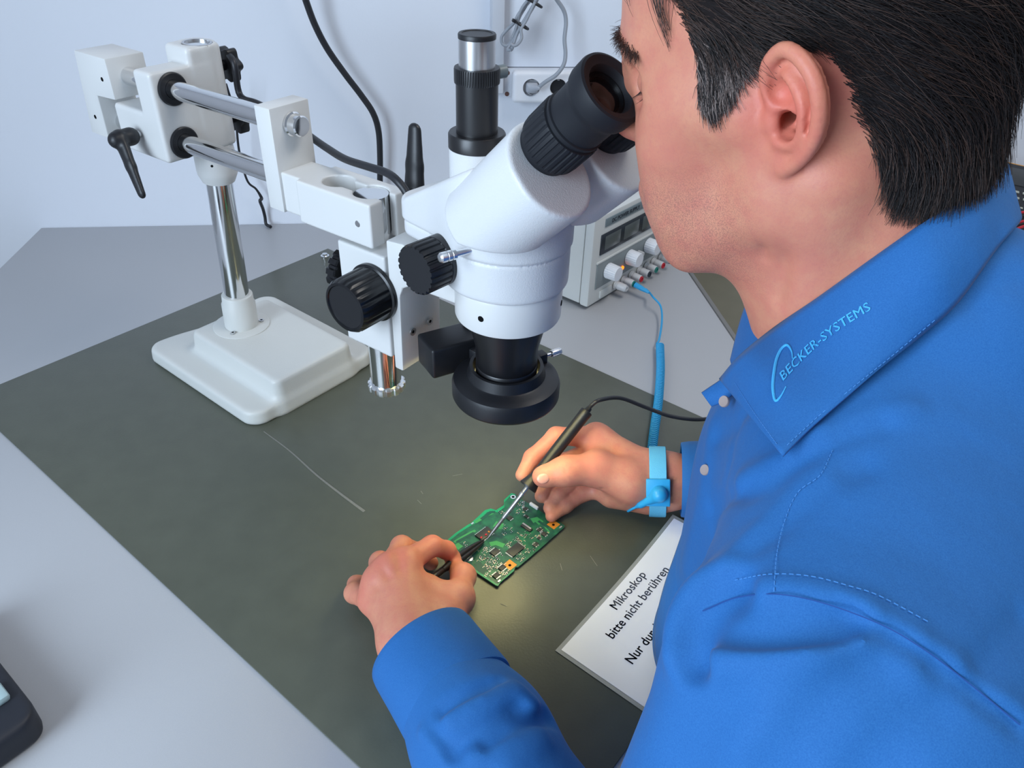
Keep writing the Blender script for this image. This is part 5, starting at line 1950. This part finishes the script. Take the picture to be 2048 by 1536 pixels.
TP = [PD(1440, 758, 0.515), PD(1480, 712, 0.478), neck_pt(1550, 655, 0.006, 0.43), neck_pt(1645, 590, 0.005, 0.40), neck_pt(1750, 515, 0.005, 0.39), neck_pt(1860, 438, 0.005, 0.385), PD(1965, 366, 0.430), PD(2015, 330, 0.490), PD(1990, 330, 0.560)]
dB = [(1565, 912), (1620, 858), (1690, 797), (1765, 733), (1840, 672), (1915, 604), (1990, 500)]
BP = []
for i, (u, v) in enumerate(dB):
    p = on_shirt(u, v, 0.009 if i else 0.016)
    BP.append(p if p is not None else PD(u, v, 0.37))
BP += [PD(2040, 440, 0.44), PD(2030, 420, 0.54)]
leaf, LVt, LFc = lofted('collar', TP, BP, 'shirt_cotton', shirt, bulge=0.007)
inner, _, _ = lofted('collar_stand', [p + (p - _C) / np.linalg.norm(p - _C) * 0.0035 for p in TP[1:7]], [p + (p - _C) / np.linalg.norm(p - _C) * 0.020 - ZZ * 0.022 for p in TP[1:7]], 'shirt_cotton', shirt, bulge=0.0)
lofted('collar', [PD(1538, 560, 0.545), PD(1508, 588, 0.555), PD(1492, 612, 0.560), PD(1478, 655, 0.558), PD(1462, 720, 0.550)],
       [PD(1580, 640, 0.50), PD(1560, 668, 0.500), PD(1535, 690, 0.500), PD(1505, 716, 0.505), PD(1470, 752, 0.515)], 'shirt_cotton', shirt, bulge=0.004)
lofted('collar_flap', [PD(1470, 735, 0.522), PD(1445, 758, 0.528), PD(1420, 775, 0.535), PD(1404, 786, 0.540)],
       [PD(1482, 770, 0.515), PD(1462, 792, 0.520), PD(1440, 806, 0.528), PD(1424, 812, 0.535)], 'shirt_cotton', shirt, bulge=0.003)
# open front edge hanging over the notice
lofted('placket', [PD(1378, 1030, 0.640), PD(1354, 1100, 0.655), PD(1327, 1180, 0.668), PD(1311, 1255, 0.675), PD(1313, 1320, 0.672), PD(1330, 1365, 0.665)],
       [PD(1405, 1035, 0.615), PD(1385, 1105, 0.622), PD(1362, 1185, 0.628), PD(1345, 1255, 0.632), PD(1352, 1310, 0.632), PD(1365, 1350, 0.628)], 'shirt_cotton', shirt, bulge=0.006)

from mathutils.bvhtree import BVHTree
leaf_bvh = BVHTree.FromPolygons([Vector(v) for v in LVt], LFc)


def on_collar(u, v, off=0.0014):
    r = Vector(ray(u, v)).normalized()
    h = leaf_bvh.ray_cast(Vector(_C), r)
    if h[0] is None:
        return None
    nn_ = h[1] if h[1].dot(r) < 0 else -h[1]
    return np.array(h[0] + nn_ * off)


V, Fc = text_mesh('BECKER-SYSTEMS', 1.0, res=2, spacing=1.04)
V, Fc = join_arrays([(V + np.array([dx_, dy_, 0]), Fc) for dx_, dy_ in ((0, 0), (0.022, 0), (0.011, 0.012))])
V = np.array(V)
x0, x1 = V[:, 0].min(), V[:, 0].max()
bx_, by_ = np.array([175.5, -145.0]), np.array([-8.6, -17.0]) * 1.28
W_ = []
for v in V:
    t = (v[0] - x0) / (x1 - x0)
    q_ = np.array([1568.0, 765.0]) + bx_ * t + by_ * v[1] + np.array([-7, -8.0]) * math.sin(math.pi * t) * 0.9
    p = on_collar(*q_)
    W_.append(p if p is not None else PD(q_[0], q_[1], 0.38))
link('embroidered_lettering', mesh_from('embroidered_lettering', W_, Fc), 'embroidery', leaf)
arc = [(695, 1085), (690, 1040), (665, 1006), (630, 1030), (600, 1090), (585, 1170), (580, 1250), (590, 1318), (605, 1330), (630, 1300), (655, 1250)]
arc = [(1350 + x * 0.3408, 350 + y * 0.3408) for x, y in arc]
arcw = [0.0003, 0.0005, 0.0008, 0.0009, 0.0009, 0.0009, 0.0009, 0.0008, 0.0007, 0.0005, 0.0003]
ap = [on_collar(u, v, 0.0012) for u, v in arc]
tube('embroidered_arc', ap, arcw, 'embroidery', leaf, n=6, smooth_sub=6)


def stitch_line(px, surf, name='stitching', dash=0.0019, gap=0.0012, rad=0.00022, mat='stitch', parent=shirt):
    P_ = [surf(u, v) for u, v in px]
    P_ = [p for p in P_ if p is not None]
    if len(P_) < 2:
        return
    C_ = catmull(P_, 12)
    L_ = np.concatenate([[0], np.cumsum(np.linalg.norm(np.diff(C_, axis=0), axis=1))])
    A, t = [], 0.0
    if dash <= 0:
        A.append(tube_arrays(C_, rad, 5))
    else:
        while t + dash < L_[-1]:
            seg = [np.array([np.interp(tt_, L_, C_[:, i]) for i in range(3)]) for tt_ in (t, t + dash / 2, t + dash)]
            A.append(tube_arrays(seg, rad, 4))
            t += dash + gap
    V_, F_ = join_arrays(A)
    o_ = link(name, mesh_from(name, V_, F_), mat, parent)
    o_['kind'] = 'stuff'


shF = sh


def on_shirt2(u, v):
    d = shF.trace(u, v, 0.15)
    return None if d is None else _C + ray(u, v) * (d - 0.0011)


stitch_line([(1472, 765), (1510, 825), (1556, 892)], lambda u, v: on_collar(u, v, 0.001), dash=0.0018, parent=leaf)
stitch_line([(1575, 893), (1640, 832), (1710, 773), (1790, 705), (1870, 637)], lambda u, v: on_collar(u, v, 0.001), dash=0.0018, parent=leaf)
stitch_line([(1665, 900), (1640, 950), (1595, 985), (1570, 1040), (1555, 1100), (1550, 1150), (1548, 1185)], on_shirt2)
stitch_line([(1470, 1160), (1540, 1148), (1620, 1152), (1700, 1172), (1760, 1192), (1860, 1245)], on_shirt2)
stitch_line([(1405, 1222), (1470, 1196), (1548, 1188), (1640, 1204), (1760, 1248), (1850, 1300), (1940, 1368), (2040, 1450)], on_shirt2, name='seam', dash=0, rad=0.0003, mat='seam_thread')
# pearl buttons
for (u, v, surf) in ((1411, 940, on_shirt2), (1449, 803, lambda u, v: PD(u, v, 0.512))):
    p = surf(u, v)
    if p is not None:
        w_ = (_C - p) / np.linalg.norm(_C - p)
        ax_ = w_ + np.array([-0.9, 0.2, 0.1])
        bt = lathe('button', [(0.0038, -0.0008), (0.0040, 0.0006), (0.0037, 0.0014), (0.0028, 0.0012), (0, 0.0010)], p, ax_ / np.linalg.norm(ax_), 'pearl_button', shirt, n=24)
# cuff seam on the left sleeve
# ---- hair
HPOLY = np.array([(0.125, 0.088), (0.092, 0.082), (0.070, 0.074), (0.052, 0.064), (0.045, 0.047), (0.039, 0.034), (0.040, 0.020), (0.037, 0.009), (0.030, 0.005), (0.020, 0.014), (0.010, 0.028), (-0.008, 0.037), (-0.022, 0.032), (-0.031, 0.018), (-0.036, -0.002), (-0.046, -0.022), (-0.050, -0.038), (-0.060, -0.050), (-0.076, -0.053), (-0.105, -0.044), (-0.16, -0.040), (-0.16, 0.20), (0.125, 0.20)])


def poly_sd(x, z):
    """signed distance to the hair outline in side view, positive inside"""
    n = len(HPOLY)
    d = np.full(len(x), 9.0)
    ins = np.zeros(len(x), bool)
    for i in range(n):
        ax_, az_ = HPOLY[i]
        bx2, bz2 = HPOLY[(i + 1) % n]
        ex_, ez_ = bx2 - ax_, bz2 - az_
        t = np.clip(((x - ax_) * ex_ + (z - az_) * ez_) / (ex_ * ex_ + ez_ * ez_), 0, 1)
        d = np.minimum(d, np.hypot(x - ax_ - t * ex_, z - az_ - t * ez_))
        c = ((az_ > z) != (bz2 > z)) & (x < ex_ * (z - az_) / (bz2 - az_ + 1e-12) + ax_)
        ins ^= c
    return np.where(ins, d, -d)


skull = Sculpt()
skull.ops = [o for o in hd.ops[:N_NOEAR] if o[0] == 'u']


def skull_n(P):
    e = 0.0008
    k = np.array([[1, -1, -1], [-1, -1, 1], [-1, 1, -1], [1, 1, 1]], float)
    g_ = np.zeros_like(P)
    for q in k:
        g_ += q * skull.eval(P + q * e)[:, None]
    return g_ / (np.linalg.norm(g_, axis=1)[:, None] + 1e-12)


msd = poly_sd(HV[:, 0], HV[:, 2]) + rng.normal(size=len(HV)) * 0.0002
ear_zone = (HV[:, 0] < 0.010) & (HV[:, 0] > -0.045) & (HV[:, 2] < 0.05) & (skull.eval(HV) > 0.0030)
msd = np.where(ear_zone, -1.0, msd)
# dark under-layer just above the scalp
sbv = (HV[:, 0] > 0.004) & (HV[:, 2] < 0.040)
q_in = ((msd > 0.0045) & ~sbv)[HQ].all(1)
used = np.unique(HQ[q_in])
remap = -np.ones(len(HV), int)
remap[used] = np.arange(len(used))
nrm = skull_n(HV[used])
lift = 0.0006 + np.clip((msd[used] - 0.005) / 0.022, 0, 1) * 0.0060
capV = HW(HV[used] + nrm * lift[:, None])
material('hair_under', srgb(30, 25, 25), 0.8, spec=0.1)
hair = link('hair', np_mesh('hair', capV, remap[HQ[q_in]]), 'hair_under', person, smooth=True)


def grow(roots, n0, length, seg, lift0, flow_fn, jit):
    """strands as (N, seg + 1, 3) in the head frame"""
    P = roots.copy()
    out = [P.copy()]
    N = len(P)
    jv = rng.normal(size=(N, 3)) * jit
    step = length / seg
    nn = n0
    for s in range(seg):
        fl = flow_fn(P)
        d = fl + jv + rng.normal(size=(N, 3)) * jit * 0.25
        d -= nn * (d * nn).sum(1)[:, None] * 0.9
        d /= np.linalg.norm(d, axis=1)[:, None] + 1e-9
        lf = lift0 * max(0.0, 1 - 1.35 * s / seg)
        d = d + nn * lf[:, None]
        d /= np.linalg.norm(d, axis=1)[:, None]
        P = P + d * step[:, None]
        sd = skull.eval(P)
        nn = skull_n(P)
        P = P + nn * np.clip(0.0012 - sd, 0, None)[:, None]
        out.append(P.copy())
    return np.stack(out, 1)


def flow(P):
    x, z = P[:, 0], P[:, 2]
    f = np.stack([np.full(len(P), -1.0), np.zeros(len(P)), -0.62 - 4.0 * np.clip(0.02 - z, -0.05, 0.1)], 1)
    low = np.clip((-z - 0.005) / 0.045, 0, 1) * (x < 0.0)           # nape: down, tips turning forward
    f += low[:, None] * np.array([1.35, 0, -0.6])
    sb = np.clip((0.050 - z) / 0.03, 0, 1) * np.clip((x - 0.006) / 0.015, 0, 1)   # sideburn: down
    f += sb[:, None] * np.array([0.80, 0, -1.2])
    return f / np.linalg.norm(f, axis=1)[:, None]


def strand_mesh(name, St, r0, r1, mat, parent, midx=None, mats=None):
    N, K, _ = St.shape
    W = HW(St.reshape(-1, 3)).reshape(N, K, 3)
    T = np.gradient(W, axis=1)
    T /= np.linalg.norm(T, axis=2)[:, :, None] + 1e-12
    ref = rng.normal(size=(N, 1, 3))
    X = np.cross(T, ref)
    X /= np.linalg.norm(X, axis=2)[:, :, None] + 1e-12
    Y = np.cross(T, X)
    rad = np.linspace(1, 0, K)[None, :, None] * (r0 - r1) + r1
    ring = []
    for a in (0, 2.0944, 4.1888):
        ring.append(W + (X * math.cos(a) + Y * math.sin(a)) * rad)
    V = np.stack(ring, 2).reshape(-1, 3)
    base = (np.arange(N)[:, None] * K + np.arange(K - 1)[None]) * 3
    q = []
    for a in range(3):
        b_ = (a + 1) % 3
        q.append(np.stack([base + a, base + b_, base + 3 + b_, base + 3 + a], -1))
    Q = np.stack(q, 2).reshape(-1, 4)
    me = np_mesh(name, V, Q)
    if mats:
        for m_ in mats:
            me.materials.append(MATS[m_])
        me.polygons.foreach_set('material_index', np.repeat(midx, (K - 1) * 3).astype(np.int32))
    o = link(name, me, mat, parent, smooth=True)
    o['kind'] = 'stuff'
    return o


material('hair_brown', srgb(68, 50, 43), 0.42, spec=0.4)
material('hair_grey', srgb(140, 124, 118), 0.45, spec=0.4)
cand = np.where((msd > 0.0004) & (HV[:, 1] > -0.075))[0]
wgt = np.where(HV[cand, 1] > -0.02, 1.0, 0.2) * np.where(HV[cand, 0] > 0.02, 1.6, 1.0) * np.where(msd[cand] < 0.010, 1.9, 1.0) * np.where((HV[cand, 0] > 0.006) & (HV[cand, 2] < 0.042), 1.7, 1.0)
NS = 34000
pick = rng.choice(cand, NS, p=wgt / wgt.sum())
roots = HV[pick] + rng.normal(size=(NS, 3)) * 0.0008
n0 = skull_n(roots)
edge = np.clip(msd[pick] / 0.022, 0, 1)
sbz = (roots[:, 0] > 0.006) & (roots[:, 2] < 0.042)
ln_ = 0.010 + 0.024 * edge + rng.random(NS) * 0.008
ln_ = np.where(sbz, 0.006 + 0.007 * rng.random(NS), ln_)
lf0 = np.where(sbz, 0.12, 0.15 + 0.38 * edge) * (0.5 + rng.random(NS))
St = grow(roots, n0, ln_, 5, lf0, flow, 0.16)
rnd = rng.random(NS)
midx = np.where(rnd < 0.72, 0, 1)
front = roots[:, 0] > 0.015
midx = np.where(front & (rnd > 0.45), 1, midx)
midx = np.where(sbz & (rnd > 0.70), 2, midx)
strand_mesh('hair_strands', St, 0.00022, 0.00007, None, hair, midx, ['hair_dark', 'hair_brown', 'hair_grey'])
# loose fringe on the forehead
fr = []
for (u0, v0, u1, v1, n) in ((1262, -40, 1262, 40, 6), (1310, -60, 1338, 105, 22), (1335, -50, 1338, 90, 14), (1360, -40, 1352, 30, 8)):
    for i in range(n):
        du = rng.normal() * 5
        a_ = np.array([u0 + du * 2.4, v0])
        b_ = np.array([u1 + du * 0.35 + rng.normal() * 2, v1 - rng.random() * 45])
        c_ = []
        for t in np.linspace(0, 1, 7):
            q_ = a_ * (1 - t) + b_ * t + np.array([-9 * math.sin(math.pi * t), 0])
            r_ = ray(*q_)
            ts_ = np.linspace(0.36, 0.56, 101)
            dd2 = hd.eval(HL(_C + ts_[:, None] * r_))
            k_ = int(np.argmax(dd2 < 0.0015))
            d_ = ts_[k_] if dd2[k_] < 0.0015 else None
            c_.append(HL(_C + r_ * ((d_ if d_ else 0.47) - 0.0012 - 0.004 * (1 - t))))
        fr.append(c_)
strand_mesh('fringe', np.array(fr), 0.00022, 0.00007, 'hair_brown', hair)
# eyebrow and lashes
def settle(P0, D):
    for _ in range(6):
        P0 = P0 - D * hd.eval(P0)[:, None]
    return P0


NBR = 520
sg = rng.choice([-1, 1], NBR, p=[0.25, 0.75])
tb = rng.random(NBR)
P0 = np.stack([0.0995 - 0.026 * tb ** 1.6, (0.010 + 0.044 * tb) * sg, 0.0455 - 0.009 * tb ** 1.6 + rng.normal(size=NBR) * 0.0022 * (1.15 - 0.5 * tb)], 1)
P0 = settle(P0, np.stack([np.ones(NBR), sg * 0.4 * tb, np.full(NBR, 0.1)], 1))
Dv = np.stack([0.30 - 0.45 * tb + 0.12 * rng.normal(size=NBR), sg * (0.75 + 0.15 * rng.normal(size=NBR)), 0.05 + 0.22 * rng.normal(size=NBR) - 0.45 * tb], 1)
Dv /= np.linalg.norm(Dv, axis=1)[:, None]
L1 = (0.0055 + rng.random(NBR) * 0.0035)[:, None]
strand_mesh('eyebrow', np.stack([P0 + Dv * L1 * k / 4 - np.array([0, 0, 0.0010]) * (k / 4) ** 2 for k in range(5)], 1), 0.00016, 0.00005, 'hair_brown', hair)
tl_ = np.linspace(0, 1, 34)
P0 = np.stack([0.0885 - 0.012 * tl_ ** 1.5, 0.022 + 0.026 * tl_, 0.0115 + 0.002 * np.sin(tl_ * 3)], 1)
P0 = settle(P0, np.stack([np.ones(34), 0.4 * tl_, np.zeros(34)], 1))
Dv = np.stack([np.full(34, 0.8), 0.25 + 0.5 * tl_, np.full(34, -0.75)], 1)
Dv /= np.linalg.norm(Dv, axis=1)[:, None]
strand_mesh('eyelashes', np.stack([P0 + Dv * 0.007 * k / 4 + np.array([0.0, 0, 0.0016]) * (k / 4) ** 2 for k in range(5)], 1), 0.00014, 0.00005, 'lash', hair)

# ================================================================== TWEEZERS AND WRIST STRAP
tw = thing('tweezers', 'black tweezers pinched in the left hand over the board', 'tweezers', PZ(966, 1083, PCZ))
for pts, w in (([(885, 1140, 0.0310), (905, 1122, 0.0255), (926, 1106, 0.0190), (948, 1091, 0.0135), (967, 1080, PCZ + 0.0030)], 0),
               ([(885, 1140, 0.0290), (909, 1128, 0.0225), (931, 1113, 0.0170), (951, 1097, 0.0120), (968, 1083, PCZ + 0.0026)], 1)):
    q = catmull([PZ(*p) for p in pts], 8)
    tube('tweezer_arm', q, np.interp(np.linspace(0, 1, len(q)), [0, 0.3, 0.6, 0.85, 1], [0.0030, 0.0036, 0.0030, 0.0020, 0.0008]), 'tweezer_black', tw, n=10)
q = catmull([PZ(*p) for p in ((885, 1140, 0.030), (868, 1153, 0.036), (850, 1166, 0.036))], 6)
tube('tweezer_joint', q, 0.0034, 'tweezer_black', tw, n=10)

ws = thing('wrist_strap', 'light blue antistatic wrist strap with coiled cord on the right wrist', 'wrist strap', rw_ * [1, 1, 0] + ZZ * matT)
bdir = rdir + np.array([0.0, 0.02, 0.0])
bdir /= np.linalg.norm(bdir)
M_ = frame(bdir, (0, 0, 1))
bo = rw_ + rdir * -0.004
n = 64
V, Fc = [], []
prof = [(0.0282, -0.0085), (0.0292, -0.0090), (0.0300, -0.0085), (0.0302, 0.0), (0.0300, 0.0085), (0.0292, 0.0090), (0.0282, 0.0085)]


def wrist_r(dirv, h=0.0):
    """radius of the wrist in direction dirv"""
    rs = np.linspace(0.012, 0.06, 200)
    d = RH.eval(bo + bdir * h + rs[:, None] * np.array(dirv))
    k = int(np.argmax(d > 0))
    return rs[k]


WRAD = []
for k in range(n):
    a = 2 * math.pi * k / n
    WRAD.append(max(wrist_r(M_ @ np.array([math.cos(a), math.sin(a), 0]), h_) for h_ in (-0.009, 0.0, 0.009)))
WRAD = np.array(WRAD)
WRAD = (WRAD + np.roll(WRAD, 1) + np.roll(WRAD, -1)) / 3
for (r, h) in prof:
    for k in range(n):
        a = 2 * math.pi * k / n
        rr = WRAD[k] + (r - 0.0282) + 0.0002
        V.append(bo + M_ @ np.array([rr * math.cos(a), rr * math.sin(a), h]))
m_ = len(prof)
for i in range(m_):
    j = (i + 1) % m_
    for k in range(n):
        k2 = (k + 1) % n
        Fc.append((i * n + k, i * n + k2, j * n + k2, j * n + k))
sharp(link('band', mesh_from('band', V, Fc), 'cyan_band', ws), 50)
pc_ = bo + (_C - bo) / np.linalg.norm(_C - bo) * 0.0285 + PZ(1328, 985, 0.045) * 0
pn = (_C - bo) / np.linalg.norm(_C - bo) + np.array([0, -0.55, -0.1])
pn -= bdir * (pn @ bdir)
pn /= np.linalg.norm(pn)
pc_ = bo + pn * (wrist_r(pn) + 0.0040)
ps = np.cross(pn, bdir)
Rp_ = np.array([bdir, ps, pn]).T
box('clasp_plate', pc_, (0.0250, 0.030, 0.0035), 'cyan_plastic', ws, R=Rp_, bevel=0.0012, seg=3)
pg = Sculpt()
hc = pc_ + pn * 0.004 + bdir * 0.001
pg.cone(hc - pn * 0.002, hc + pn * 0.004, 0.0085, 0.0078, 0.002)
tail_d = PZ(1262, 1019, 0.030) - (hc + pn * 0.004)
tail_l = np.linalg.norm(tail_d)
tail_d /= tail_l
pg.chain([hc + pn * 0.003, hc + pn * 0.004 + tail_d * 0.018], [0.0068, 0.0044], 0.004)
for i in range(3):
    pg.cone(hc + pn * 0.004 + tail_d * (0.019 + i * 0.0040), hc + pn * 0.004 + tail_d * (0.0208 + i * 0.0040), 0.0042, 0.0040, 0.0005)
pg.cone(hc + pn * 0.004 + tail_d * 0.016, hc + pn * 0.004 + tail_d * 0.034, 0.0030, 0.0024, 0.001)
sculpt_obj('snap_plug', pg, hc - 0.055, hc + 0.055, 0.0010, 'cyan_plastic', ws, it=1)
ct = hc + pn * 0.004 + tail_d * 0.032
cord0 = [ct, ct + tail_d * 0.010, PZ(1256, 1022, 0.018), PZ(1262, 1012, 0.008), PZ(1285, 990, 0.006), PZ(1300, 960, 0.006), PZ(1301, 930, 0.0085)]
tube('thin_lead', cord0, 0.0015, 'cyan_plastic', ws, n=8, smooth_sub=6)
axis_pts = catmull([PZ(1301, 930, 0.0085), PZ(1304, 902, 0.0085), PZ(1309, 858, 0.0085), PZ(1317, 800, 0.0085), PZ(1321, 740, 0.0085), PZ(1320, 690, 0.0085)], 30)
Lc = np.concatenate([[0], np.cumsum(np.linalg.norm(np.diff(axis_pts, axis=0), axis=1))])
turns = Lc[-1] / 0.0038
NT = int(turns * 12)
hel = []
for i in range(NT + 1):
    s_ = Lc[-1] * i / NT
    c = np.array([np.interp(s_, Lc, axis_pts[:, k]) for k in range(3)])
    c2 = np.array([np.interp(min(s_ + 0.002, Lc[-1]), Lc, axis_pts[:, k]) for k in range(3)])
    c1 = np.array([np.interp(max(s_ - 0.002, 0), Lc, axis_pts[:, k]) for k in range(3)])
    Mx = frame(c2 - c1)
    a = 2 * math.pi * turns * i / NT
    hel.append(c + Mx @ np.array([0.0050 * math.cos(a), 0.0050 * math.sin(a), 0]))
V, Fc = tube_arrays(hel, 0.0013, 6)
link('coiled_cord', mesh_from('coiled_cord', V, Fc), 'cyan_plastic', ws, smooth=True)
t_in = TERM[1]
cord1 = [hel[-1], PZ(1319, 676, 0.010), PZ(1324, 640, 0.012), PZ(1321, 612, 0.016), PZ(1306, 594, 0.022), t_in + PN * 0.030 - ZZ * 0.004, t_in + PN * 0.022]
tube('thin_lead', cord1, 0.0016, 'cyan_plastic', ws, n=8, smooth_sub=8)
lathe('banana_plug', [(0.0030, 0), (0.0046, 0.001), (0.0044, 0.012), (0.0034, 0.020), (0.0024, 0.028), (0.0018, 0.030)], t_in + PN * 0.001, PN + np.array([0, -0.1, -0.12]), 'cyan_plastic', ws, n=20)
